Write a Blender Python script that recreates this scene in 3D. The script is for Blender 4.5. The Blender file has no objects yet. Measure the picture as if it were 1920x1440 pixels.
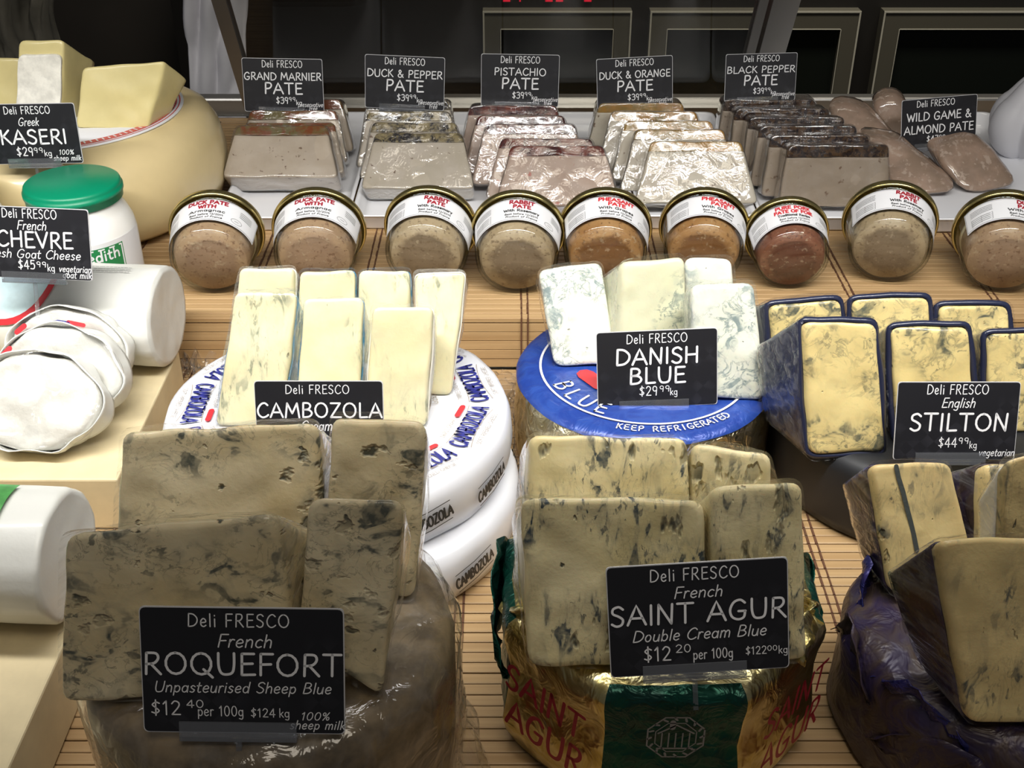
import bpy, bmesh, math, random
from mathutils import Vector, Matrix, noise

# ---------------------------------------------------------------- camera, world, lights, exposure
S = bpy.context.scene
COL = S.collection
F, TH, CZ = 2200.0, math.radians(32.0), 0.54          # focal length in px of a 1920 px wide frame, pitch, height above the lower shelf
cs, sn = math.cos(TH), math.sin(TH)

cam_d = bpy.data.cameras.new('camera'); cam = bpy.data.objects.new('camera', cam_d); COL.objects.link(cam)
cam.location = (0, 0, CZ); cam.rotation_euler = (math.pi/2 - TH, 0, 0)
cam_d.sensor_width = 36; cam_d.lens = F/1920*36; cam_d.clip_start = .02; cam_d.clip_end = 40
S.camera = cam

W = bpy.data.worlds.new('world'); S.world = W; W.use_nodes = True
W.node_tree.nodes['Background'].inputs[0].default_value = (.95, .95, 1, 1)
W.node_tree.nodes['Background'].inputs[1].default_value = .07

def area(name, loc, rot, sx, sy, power, color=(1, 1, 1)):
    l = bpy.data.lights.new(name, 'AREA'); l.shape = 'RECTANGLE'; l.size = sx; l.size_y = sy
    l.energy = power; l.color = color
    o = bpy.data.objects.new(name, l); COL.objects.link(o); o.location = loc; o.rotation_euler = rot
    return o
k_ = area('canopy_strip_light', (-.1, .525, .60), (math.radians(28), 0, 0), 1.3, .05, 4.6, (1, .985, .95)); k_.data.spread = math.radians(100)
area('shop_fill_light', (.3, -.5, 2.2), (math.radians(22), 0, 0), 1.0, .6, 9.5, (1, .90, .74))  # unseen warm fill standing in for the shop's ambient light on the front
k_ = area('back_counter_fill', (.6, 2.0, 2.1), (math.radians(18), 0, 0), 1.6, .3, 30, (1, .93, .8)); k_.data.spread = math.radians(75)  # added fill, out of view, to bring up the fridge fronts and cloth

vs = S.view_settings
vs.view_transform = 'Standard'; vs.look = 'None'; vs.exposure = 0.0; vs.gamma = 1.0; vs.use_curve_mapping = False

# ---------------------------------------------------------------- pixel helpers
def ray(px, py):
    u, v = (px-960)/F, (py-720)/F
    return Vector((u, cs - v*sn, -(sn + v*cs)))
def PZ(px, py, z):                                     # point of the picture on a level z
    r = ray(px, py); t = (z-CZ)/r.z
    return Vector((0, 0, CZ)) + r*t
def PY(px, py, y):                                     # point of the picture on an upright plane y
    r = ray(px, py); t = y/r.y
    return Vector((0, 0, CZ)) + r*t
def PD(px, py, d):                                     # point of the picture at a depth
    return Vector((0, 0, CZ)) + ray(px, py)*d
def PP(px, py, B, n):                                  # point of the picture on a plane
    r = ray(px, py); o = Vector((0, 0, CZ))
    return o + r*((B-o).dot(n)/r.dot(n))

# ---------------------------------------------------------------- materials
class NT:
    def __init__(s, name):
        s.m = bpy.data.materials.new(name); s.m.use_nodes = True
        s.t = s.m.node_tree; s.n = s.t.nodes; s.n.clear()
        s.out = s.n.new('ShaderNodeOutputMaterial')
    def node(s, t, **k):
        n = s.n.new(t)
        for a, b in k.items():
            if a.startswith('_'): setattr(n, a[1:], b)
            else:
                i = n.inputs[int(a[1:])] if a[0] == 'i' and a[1:].isdigit() else n.inputs[a.replace('__', ' ')]
                s.set(i, b)
        return n
    def set(s, i, b):
        if hasattr(b, 'is_linked'): s.t.links.new(b, i)
        elif isinstance(b, (tuple, list)) and len(b) == 3 and i.type == 'RGBA': i.default_value = (*b, 1)
        else: i.default_value = b
    def math(s, op, a, b=0, c=0):
        n = s.n.new('ShaderNodeMath'); n.operation = op
        s.set(n.inputs[0], a); s.set(n.inputs[1], b); s.set(n.inputs[2], c)
        return n.outputs[0]
    def rng(s, v, a, b, c=0, d=1):
        n = s.n.new('ShaderNodeMapRange'); n.clamp = True
        s.set(n.inputs[0], v)
        for i, x in enumerate((a, b, c, d)): s.set(n.inputs[i+1], x)
        return n.outputs[0]
    def mix(s, f, a, b):
        n = s.n.new('ShaderNodeMix'); n.data_type = 'RGBA'
        s.set(n.inputs[0], f); s.set(n.inputs[6], a); s.set(n.inputs[7], b)
        return n.outputs[2]
    def coord(s, scale=(1, 1, 1), rand=True):
        tc = s.n.new('ShaderNodeTexCoord')
        v = tc.outputs['Object']
        if rand:
            oi = s.n.new('ShaderNodeObjectInfo')
            k = s.math('MULTIPLY', oi.outputs['Random'], 17.0)
            a = s.n.new('ShaderNodeVectorMath'); a.operation = 'ADD'
            s.set(a.inputs[0], v); s.set(a.inputs[1], k); v = a.outputs[0]
        if scale != (1, 1, 1):
            m = s.n.new('ShaderNodeVectorMath'); m.operation = 'MULTIPLY'
            s.set(m.inputs[0], v); m.inputs[1].default_value = scale; v = m.outputs[0]
        return v
    def noise(s, v, scale, detail=4, rough=.6, dist=0):
        n = s.n.new('ShaderNodeTexNoise')
        s.set(n.inputs['Vector'], v); s.set(n.inputs['Scale'], scale); s.set(n.inputs['Detail'], detail)
        s.set(n.inputs['Roughness'], rough); s.set(n.inputs['Distortion'], dist)
        return n.outputs[0]
    def vor(s, v, scale):
        n = s.n.new('ShaderNodeTexVoronoi'); s.set(n.inputs['Vector'], v); s.set(n.inputs['Scale'], scale)
        return n.outputs[0]
    def schlick(s, normal=None, f0=.04):
        lw = s.n.new('ShaderNodeLayerWeight'); lw.inputs[0].default_value = .5
        if normal is not None: s.set(lw.inputs['Normal'], normal)
        return s.math('MULTIPLY_ADD', s.math('POWER', lw.outputs['Facing'], 5.0), 1-f0, f0)
    def bump(s, h, strength=.3, dist=.001, normal=None):
        n = s.n.new('ShaderNodeBump'); s.set(n.inputs['Strength'], strength); s.set(n.inputs['Distance'], dist)
        s.set(n.inputs['Height'], h)
        if normal is not None: s.set(n.inputs['Normal'], normal)
        return n.outputs[0]
    def bsdf(s, **k):
        p = s.n.new('ShaderNodeBsdfPrincipled')
        for a, b in k.items(): s.set(p.inputs[a.replace('__', ' ')], b)
        s.t.links.new(p.outputs[0], s.out.inputs[0]); s.p = p
        return p

def plain(name, col, rough=.5, metal=0, spec=.5, nb=0, ns=200, var=0, coat=0, emit=None):
    t = NT(name); c = col
    k = {}
    if var or nb:
        co = t.coord(); n = t.noise(co, ns, 4)
        if var: c = t.mix(t.rng(n, .35, .65), tuple(x*(1-var) for x in col), tuple(min(1, x*(1+var)) for x in col))
        if nb: k['Normal'] = t.bump(n, nb, .001)
    if emit: k['Emission__Color'] = emit; k['Emission__Strength'] = 1.0
    t.bsdf(Base__Color=c, Roughness=rough, Metallic=metal, Specular__IOR__Level=spec, Coat__Weight=coat, Coat__Roughness=.12, **k)
    return t.m

def film(name, haze=.06, wr=120, strength=.6, stretch=(1, 1, 1), rough=.12, tint=(1, 1, 1), boost=1.0):
    """clear kitchen film: lets light through, shines along its creases"""
    t = NT(name); co = t.coord(stretch)
    n = t.noise(co, wr, 3, .55, 1.2); n2 = t.noise(co, wr*.25, 2, .5, .8)
    h = t.math('ADD', n, t.math('MULTIPLY', n2, 2.0))
    nb = t.bump(h, strength, .002)
    g = t.node('ShaderNodeBsdfGlossy', Color=(1, 1, 1), Roughness=rough); t.set(g.inputs['Normal'], nb)
    d = t.node('ShaderNodeBsdfDiffuse', Color=(.85, .85, .86)); t.set(d.inputs['Normal'], nb)
    tr = t.node('ShaderNodeBsdfTransparent', Color=tint)
    f = t.math('MULTIPLY', t.schlick(nb), boost)
    m1 = t.node('ShaderNodeMixShader'); t.set(m1.inputs[0], f); t.set(m1.inputs[1], tr.outputs[0]); t.set(m1.inputs[2], g.outputs[0])
    m2 = t.node('ShaderNodeMixShader')
    t.set(m2.inputs[0], t.rng(n, .45, .7, 0, haze)); t.set(m2.inputs[1], m1.outputs[0]); t.set(m2.inputs[2], d.outputs[0])
    t.t.links.new(m2.outputs[0], t.out.inputs[0])
    return t.m

def blue_cheese(name, a, b, vein=(.06, .085, .09), vs_=38, st=(1, 1, 1), width=.035, cover=.5, smoky=.5, lines=.5, hs=55, holes=.3, coat=.6, wrinkle=.12, hole_col=(.05, .055, .04)):
    t = NT(name); co = t.coord(); cv = t.coord(st)
    base = t.mix(t.rng(t.noise(co, 22, 3), .35, .65), a, b)
    speck = t.noise(co, 260, 3)
    base = t.mix(t.rng(speck, .58, .75, 0, .18), base, tuple(x*.72 for x in a))
    big = t.noise(co, vs_*.33, 2, .5)
    mask = t.rng(big, cover, cover+.10)
    n1 = t.noise(cv, vs_, 5, .6, 1.0)
    line = t.math('MULTIPLY', t.rng(t.math('ABSOLUTE', t.math('SUBTRACT', n1, .5)), 0, width, 1, 0), lines)
    n3 = t.noise(cv, vs_*1.15, 3, .55, .8); n4 = t.noise(cv, vs_*2.6, 3, .6, .5)
    core = t.math('MAXIMUM', t.rng(n3, .575, .62), t.math('MULTIPLY', t.rng(n4, .60, .65), .8))
    halo = t.math('MULTIPLY', t.rng(n3, .46, .60), .45*smoky)
    v = t.math('MULTIPLY', t.math('MAXIMUM', t.math('MAXIMUM', line, t.math('MULTIPLY', core, smoky)), 0), mask)
    v = t.math('MULTIPLY', v, t.rng(t.noise(co, 260, 2), .3, .6, .5, 1))
    hm = t.math('MULTIPLY', halo, t.rng(big, cover-.06, cover+.08))
    col = t.mix(hm, base, tuple(x*.35+y_*.5 for x, y_ in zip(a, (vein[0]*1.2, vein[1]*1.5, vein[2]*1.8))))
    col = t.mix(v, col, vein)
    h = speck; hv = None
    if holes > 0:
        cn = t.node('ShaderNodeVectorMath', _operation='ADD'); t.set(cn.inputs[0], cv)
        nv = t.node('ShaderNodeTexNoise', Scale=hs*2.2, Detail=2.0); t.set(nv.inputs['Vector'], cv)
        sc = t.node('ShaderNodeVectorMath', _operation='SCALE'); t.set(sc.inputs[0], nv.outputs['Color']); sc.inputs['Scale'].default_value = .9/hs
        t.set(cn.inputs[1], sc.outputs[0])
        d = t.vor(cn.outputs[0], hs)
        m2 = t.rng(t.noise(co, hs*.35, 2), .5, .62)
        r = t.math('MULTIPLY', t.math('ADD', .12, t.math('MULTIPLY', m2, .3)), holes)
        hv = t.rng(d, t.math('MULTIPLY', r, .55), r, 1, 0)
        col = t.mix(t.math('MULTIPLY', hv, t.rng(t.noise(co, hs*.6, 1), .42, .55, .25, .95)), col, hole_col)
        h = t.math('SUBTRACT', t.math('MULTIPLY', speck, .25), t.math('MULTIPLY', hv, 2.0))
    nb = t.bump(h, .6, .0012)
    fold = t.noise(t.coord((1.0, 1, .35)), 160, 3, .6, 1.5)
    cb = t.bump(fold, wrinkle, .002)
    p = t.bsdf(Base__Color=col, Roughness=.55, Normal=nb, Coat__Weight=coat, Coat__Roughness=.14, Specular__IOR__Level=.35,
               Subsurface__Weight=.12, Subsurface__Scale=.004)
    t.set(p.inputs['Coat Normal'], cb)
    return t.m

def foil(name, col, col2=None, rough=.28, wr=55, strength=.7, metal=1.0, aniso=0):
    t = NT(name); co = t.coord()
    n = t.noise(co, wr, 3, .6, 1.5); d = t.vor(co, wr*1.3)
    h = t.math('ADD', n, t.math('MULTIPLY', d, .7))
    c = t.mix(t.rng(n, .4, .6), col, col2 or col)
    t.bsdf(Base__Color=c, Roughness=rough, Metallic=metal, Normal=t.bump(h, strength, .004))
    return t.m

M = {}
M['print_white'] = plain('print_white', (.82, .82, .84), .6)
M['board'] = None
t = NT('sign_black'); co = t.coord((1, 1, 1), False)
mm = t.node('ShaderNodeMapping'); t.set(mm.inputs[0], co); mm.inputs['Rotation'].default_value = (0, math.radians(45), 0)
ck = t.node('ShaderNodeTexChecker', Scale=150.0); t.set(ck.inputs['Vector'], mm.outputs[0])
base = t.mix(t.math('MULTIPLY', ck.outputs[1], t.rng(t.noise(co, 30, 2), .5, .62)), (.012, .012, .015), (.02, .02, .025))
t.bsdf(Base__Color=base, Roughness=.42, Specular__IOR__Level=.4); M['sign'] = t.m
M['sign_edge'] = plain('sign_edge', (.6, .6, .62), .4)
t = NT('clear_plastic')
g = t.node('ShaderNodeBsdfGlossy', Roughness=.08); tr = t.node('ShaderNodeBsdfTransparent', Color=(.93, .94, .96))
lw = t.node('ShaderNodeLayerWeight', Blend=.35); mx = t.node('ShaderNodeMixShader')
ds = t.node('ShaderNodeBsdfDiffuse', Color=(.8, .82, .86)); mb_ = t.node('ShaderNodeMixShader'); mb_.inputs[0].default_value = .06; t.set(mb_.inputs[1], tr.outputs[0]); t.set(mb_.inputs[2], ds.outputs[0])
t.set(mx.inputs[0], t.math('MULTIPLY_ADD', lw.outputs[0], .5, .10)); t.set(mx.inputs[1], mb_.outputs[0]); t.set(mx.inputs[2], g.outputs[0])
t.t.links.new(mx.outputs[0], t.out.inputs[0]); M['clear'] = t.m
t = NT('jar_glass')
g = t.node('ShaderNodeBsdfGlossy', Roughness=.03); tr = t.node('ShaderNodeBsdfTransparent', Color=(.96, .975, .96))
mx = t.node('ShaderNodeMixShader')
t.set(mx.inputs[0], t.schlick()); t.set(mx.inputs[1], tr.outputs[0]); t.set(mx.inputs[2], g.outputs[0])
t.t.links.new(mx.outputs[0], t.out.inputs[0]); M['glass'] = t.m
t = NT('pane_glass')
g = t.node('ShaderNodeBsdfGlossy', Roughness=.03); tr = t.node('ShaderNodeBsdfTransparent', Color=(.9, .9, .89))
mx = t.node('ShaderNodeMixShader')
t.set(mx.inputs[0], t.math('MULTIPLY', t.schlick(), 1.1)); t.set(mx.inputs[1], tr.outputs[0]); t.set(mx.inputs[2], g.outputs[0])
t.t.links.new(mx.outputs[0], t.out.inputs[0]); M['pane'] = t.m

def bamboo():
    t = NT('bamboo'); co = t.coord((1, 1, 1), False)
    oi = t.coord((2.5, 110, 110), False)
    a = t.noise(oi, 1.0, 2); g = t.noise(t.coord((12, 700, 700), False), 1.0, 3)
    c = t.mix(t.rng(a, .3, .7), (.38, .235, .105), (.52, .35, .175))
    c = t.mix(t.rng(g, .45, .75, 0, .35), c, (.36, .22, .1))
    t.bsdf(Base__Color=c, Roughness=.5, Normal=t.bump(g, .15, .0006)); return t.m
M['bamboo'] = bamboo()
M['thread'] = plain('thread', (.11, .045, .02), .8)
M['steel'] = plain('steel', (.42, .41, .39), .38, .9, nb=.05)
M['dark_steel'] = plain('dark_steel', (.10, .09, .08), .4, .6)
M['white_ceramic'] = plain('white_ceramic', (.87, .88, .92), .18, coat=.3)
M['board'] = plain('cream_board', (.70, .59, .37), .5, var=.04, ns=60)
M['floor'] = plain('floor_tile', (.05, .045, .04), .5, var=.2, ns=8)
M['wall'] = plain('dark_wall', (.022, .018, .014), .6, var=.1, ns=6)
M['fridge'] = plain('fridge_frame', (.04, .037, .028), .35, .0)
M['fridge_dark'] = plain('fridge_body', (.006, .005, .004), .45, .2)
M['fridge_edge_glint'] = plain('fridge_edge_glint', (.26, .25, .21), .35, .2)  # paler than the frame: light caught on its edges, put into the colour
M['fridge_glass'] = plain('fridge_glass', (.004, .005, .004), .12)
M['led'] = plain('led_red', (.1, 0, 0), .5, emit=(.55, .01, .03))
M['cloth_white'] = plain('cloth_white', (.80, .79, .83), .8, var=.05, ns=15, nb=.2)
M['cloth_grey'] = plain('cloth_grey', (.16, .15, .12), .85, var=.15, ns=20, nb=.2)

C = {}
C['roq'] = blue_cheese('roquefort_paste', (.76, .66, .44), (.66, .54, .31), vein=(.045, .058, .052), vs_=52, st=(1, 1, 1.4), width=.02, cover=.43, smoky=.9, lines=.5, hs=62, holes=1.0)
C['agur'] = blue_cheese('double_cream_blue_paste', (.80, .70, .42), (.70, .59, .30), vein=(.05, .065, .07), vs_=80, st=(1.5, 1, .55), width=.02, cover=.42, smoky=1.0, lines=.3, hs=62, holes=1.0)
C['danish'] = blue_cheese('danish_blue_paste', (.80, .81, .72), (.72, .73, .60), vein=(.07, .14, .16), vs_=62, width=.04, cover=.43, smoky=.7, lines=.8, hs=90, holes=.3, coat=.9, wrinkle=.2)
C['danish2'] = blue_cheese('danish_blue_paste_yellow', (.66, .65, .46), (.60, .59, .40), vein=(.10, .15, .15), vs_=48, width=.03, cover=.44, smoky=.6, lines=.8, hs=90, holes=.15, coat=.8)
C['cambo'] = blue_cheese('soft_blue_paste', (.74, .70, .47), (.70, .63, .38), vein=(.12, .15, .11), vs_=62, st=(1.6, 1, .45), width=.014, cover=.52, smoky=.75, lines=.25, hs=60, holes=.3, coat=.6)
C['stilton'] = blue_cheese('stilton_paste', (.74, .60, .27), (.66, .52, .22), vein=(.055, .07, .06), vs_=58, width=.04, cover=.40, smoky=.9, lines=.6, hs=80, holes=.5)
C['auvergne'] = blue_cheese('yellow_blue_paste', (.76, .60, .28), (.68, .52, .24), vein=(.07, .08, .075), vs_=60, st=(1.5, 1, .6), width=.03, cover=.48, smoky=.9, lines=.3, hs=70, holes=.5)
C['kaseri'] = plain('kaseri_paste', (.70, .60, .28), .42, var=.05, ns=30, nb=.08, coat=.35)
C['kaseri_rind'] = plain('kaseri_rind', (.70, .56, .30), .38, var=.06, ns=14, nb=.1, coat=.5)
C['wax'] = plain('white_wax_rind', (.80, .78, .70), .5, var=.12, ns=120, nb=.5)
C['white_rind'] = plain('white_rind', (.86, .84, .76), .6, var=.05, ns=150, nb=.4, coat=.3)
C['chevre'] = plain('goat_paste', (.66, .65, .60), .5, var=.06, ns=110, nb=.9, coat=.5)
C['paper'] = plain('white_wrap_paper', (.70, .70, .66), .42, nb=.5, ns=60, coat=.3)
C['navy_wax'] = plain('navy_wax', (.018, .022, .05), .3, nb=.3, ns=120, coat=.4)
C['black_wax'] = plain('black_wax', (.010, .011, .014), .5, nb=.1, ns=60)
C['rind_brown'] = plain('brown_rind', (.17, .125, .07), .5, var=.4, ns=60, nb=.6)
C['foil_blue'] = foil('printed_foil_blue', (.10, .32, .55), (.45, .55, .62), .3, 60, .4, .5)
C['foil_gold'] = foil('gold_foil', (.62, .50, .18), (.80, .70, .38), .28, 42, .55)
C['foil_pale_gold'] = foil('pale_gold_foil', (.66, .58, .34), (.80, .74, .54), .3, 75, .7)
C['foil_green'] = foil('green_foil', (.006, .075, .05), (.01, .05, .04), .28, 60, .7, .6)
C['foil_purple'] = foil('purple_foil', (.030, .020, .055), (.06, .040, .035), .40, 42, .7, .12)
C['foil_violet'] = foil('violet_foil', (.018, .020, .11), (.04, .034, .16), .32, 60, .7, .25)
C['wheel_paper'] = plain('wheel_wrap_white', (.74, .75, .80), .35, coat=.3, nb=.1, ns=60)
C['label_blue'] = foil('blue_label', (.02, .055, .30), (.03, .08, .36), .3, 50, .35, .15)
C['film'] = film('cling_film', .12, 140, .8)
C['film_st'] = film('stretched_cling_film', .14, 55, .8, (1, .6, 2.5))
C['film_loose'] = film('loose_cling_film', .06, 45, 1.0, (1, 1, 1), .1, boost=1.3)
C['film_pate'] = film('pate_cling_film', .03, 42, .35, (1, 1, 1), .10, boost=1.5)
C['film_shiny'] = film('shiny_pate_cling_film', .03, 62, .75, (1, 1, 1), .11, boost=1.6)
M['ink_blue'] = plain('ink_blue', (.025, .03, .22), .45)
M['ink_red'] = plain('ink_red', (.62, .03, .04), .5)
M['ink_maroon'] = plain('ink_maroon', (.35, .015, .03), .5)
M['ink_grey'] = plain('ink_grey', (.25, .24, .24), .5)
M['ink_brown'] = plain('ink_brown', (.36, .30, .24), .4)
M['ink_black'] = plain('ink_black', (.03, .03, .03), .5)
M['label_paper'] = plain('label_paper', (.80, .80, .82), .45)
M['label_mint'] = plain('label_mint', (.62, .80, .84), .5, var=.1, ns=60)
M['label_green'] = plain('label_green', (.02, .22, .07), .4)
M['lid_green'] = plain('lid_green', (.0, .24, .12), .38, nb=.05, ns=400)
M['tub_white'] = plain('tub_white', (.86, .85, .81), .35, coat=.2)
M['gold_lid'] = plain('gold_lid', (.58, .48, .20), .22, .95)
M['garlic'] = plain('garlic_white', (.62, .62, .66), .55, nb=.2, ns=40)

# ---------------------------------------------------------------- object helpers
def link(name, verts, faces, mat, parent=None, smooth=True, mats=None, mi=None):
    me = bpy.data.meshes.new(name); me.from_pydata([tuple(v) for v in verts], [], faces)
    o = bpy.data.objects.new(name, me); COL.objects.link(o)
    for m in (mats or [mat]): me.materials.append(m)
    if mi: me.polygons.foreach_set('material_index', mi)
    if smooth: me.polygons.foreach_set('use_smooth', [True]*len(me.polygons))
    bm = bmesh.new(); bm.from_mesh(me); bmesh.ops.recalc_face_normals(bm, faces=bm.faces); bm.to_mesh(me); bm.free()
    if parent: o.parent = parent
    return o
def tag(o, label, cat, group=None, kind=None):
    o['label'] = label; o['category'] = cat
    if group: o['group'] = group
    if kind: o['kind'] = kind
    return o
def thing(name, label, cat, loc=(0, 0, 0), rz=0, group=None, rot=None):
    o = bpy.data.objects.new(name, None); COL.objects.link(o); o.empty_display_size = .02
    o.location = loc; o.rotation_euler = rot or (0, 0, rz)
    return tag(o, label, cat, group)
class MB:
    def __init__(s): s.v = []; s.f = []
    def add(s, v, f):
        k = len(s.v); s.v += [Vector(x) for x in v]; s.f += [tuple(i+k for i in q) for q in f]
    def box(s, lo, hi, mat=None):
        x0, y0, z0 = lo; x1, y1, z1 = hi
        v = [Vector(p) for p in ((x0,y0,z0),(x1,y0,z0),(x1,y1,z0),(x0,y1,z0),(x0,y0,z1),(x1,y0,z1),(x1,y1,z1),(x0,y1,z1))]
        if mat: v = [mat @ p for p in v]
        s.add(v, [(0,3,2,1),(4,5,6,7),(0,1,5,4),(1,2,6,5),(2,3,7,6),(3,0,4,7)])
    def build(s, name, mat, parent=None, smooth=False, bevel=0):
        o = link(name, s.v, s.f, mat, parent, smooth)
        if bevel: add_bevel(o, bevel)
        return o
def add_bevel(o, w, seg=2):
    bm = bmesh.new(); bm.from_mesh(o.data)
    bmesh.ops.bevel(bm, geom=bm.edges[:], offset=w, segments=seg, affect='EDGES', profile=.5)
    bm.to_mesh(o.data); bm.free()
    o.data.polygons.foreach_set('use_smooth', [False]*len(o.data.polygons))
def box(name, lo, hi, mat, parent=None, bevel=0):
    m = MB(); m.box(lo, hi); return m.build(name, mat, parent, False, bevel)

def nz(v, sc, seed=0): return noise.noise(Vector(v)*sc + Vector((seed*3.17, seed*1.31, seed*2.07)))

def lathe(name, prof, mat, parent=None, n=64, amp=0, sc=30, seed=0, rmod=None, mats=None, sel=None, close=True):
    """profile (r, z) turned about z; amp adds a crumpled relief"""
    v, f, mi = [], [], []
    for (r, z) in prof:
        for k in range(n):
            a = 2*math.pi*k/n
            rr = r*(rmod(a, z) if rmod else 1)
            p = Vector((rr*math.cos(a), rr*math.sin(a), z))
            if amp and r > 1e-5:
                d = nz(p, sc, seed)*amp
                p += Vector((math.cos(a)*d, math.sin(a)*d, nz(p, sc, seed+5)*amp*.6))
            v.append(p)
    for j in range(len(prof)-1):
        for k in range(n):
            q = (j*n+k, j*n+(k+1) % n, (j+1)*n+(k+1) % n, (j+1)*n+k)
            f.append(q)
            if sel: mi.append(sel(2*math.pi*(k+.5)/n, (prof[j][1]+prof[j+1][1])/2, (prof[j][0]+prof[j+1][0])/2))
    if close:
        for j, rev in ((0, True), (len(prof)-1, False)):
            ring = tuple(j*n+k for k in range(n)); f.append(ring[::-1] if rev else ring)
            if sel: mi.append(sel(0, prof[j][1], 0))
    return link(name, v, f, mat, parent, True, mats, mi or None)

def rounded(poly, r, n=5, step=.004):
    """2D polygon with rounded corners, resampled evenly"""
    out = []; N = len(poly)
    for i in range(N):
        p0, p1, p2 = Vector(poly[i-1]), Vector(poly[i]), Vector(poly[(i+1) % N])
        rr = r[i] if isinstance(r, (list, tuple)) else r
        d0, d2 = (p0-p1), (p2-p1)
        k = min(rr, d0.length*.45, d2.length*.45)
        a, b = p1+d0.normalized()*k, p1+d2.normalized()*k
        for j in range(n+1):
            t_ = j/n; out.append((a*(1-t_)+p1*t_)*(1-t_) + (p1*(1-t_)+b*t_)*t_)
    res = []
    for i in range(len(out)):
        a, b = out[i], out[(i+1) % len(out)]
        m = max(1, int((b-a).length/step))
        for j in range(m): res.append(a.lerp(b, j/m))
    return res

def slab(outline, T, toP, bev=.003, amp=.0008, seed=0, bs=1.0, bshift=(0, 0), shell=None, relief=.0011, drop=0):
    """solid with the given 2D outline as its front face; toP(a, b, t) places face coords a, b and depth t.
    shell=(t0, off): an open jacket round the sides and back, off thicker than the outline"""
    N = len(outline); c = sum((Vector(p) for p in outline), Vector((0, 0)))/N
    def ring(scale_in, t, off=0):
        k = t/T if T else 0; s = 1+(bs-1)*k; sh = Vector(bshift)*k
        r = []
        for p in outline:
            q = Vector(p); d = q-c; L = d.length
            q = c + d*max(0, (L-scale_in+off)/L)
            w = nz((q.x, t, q.y), 45, seed)*amp
            q = c + (q-c)*(s) + (q-c).normalized()*w + sh
            if drop: q.y *= 1-drop*k
            r.append((q.x, q.y, t))
        return r
    rings = []
    if shell:
        t0, off = shell
        for t_ in [t0 + (T-t0)*k/6 for k in range(7)]: rings.append(ring(0, t_, off))
        rings.append(ring(.01, T+off*.6, off))
        front = None
    else:
        def frac(s_, t):
            r = []
            base = ring(bev, t)
            for (x, y, tt) in base: r.append((c.x+(x-c.x)*s_, c.y+(y-c.y)*s_, tt))
            return r
        front = (c.x, c.y, 0)
        for s_ in (.12, .25, .38, .5, .62, .73, .83, .91, .97): rings.append(frac(s_, 0))
        rings.append(ring(bev*.55, bev*.12)); rings.append(ring(bev*.15, bev*.5)); rings.append(ring(0, bev*1.1))
        for k in (.15, .3, .5, .7, .88): rings.append(ring(0, max(bev*1.2, T*k)))
        rings.append(ring(bev*.5, T-bev*.2)); rings.append(ring(bev*2, T))
    v, f = [], []
    base = 0
    if front: v.append(front); base = 1
    for r in rings: v += r
    R = len(rings)
    for j in range(R-1):
        for k in range(N):
            f.append((base+j*N+k, base+j*N+(k+1) % N, base+(j+1)*N+(k+1) % N, base+(j+1)*N+k))
    if front:
        for k in range(N): f.append((0, 1+(k+1) % N, 1+k))
    f.append(tuple(base+(R-1)*N+k for k in range(N)))
    out = []
    for (x, y, t_) in v:
        e = 0
        if front and t_ < bev*.5: e = nz((x, y, 0), 70, seed+3)*relief + nz((x, y, 0), 25, seed+9)*relief*1.5
        out.append(toP(x, y, t_ + e))
    return out, f

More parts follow.
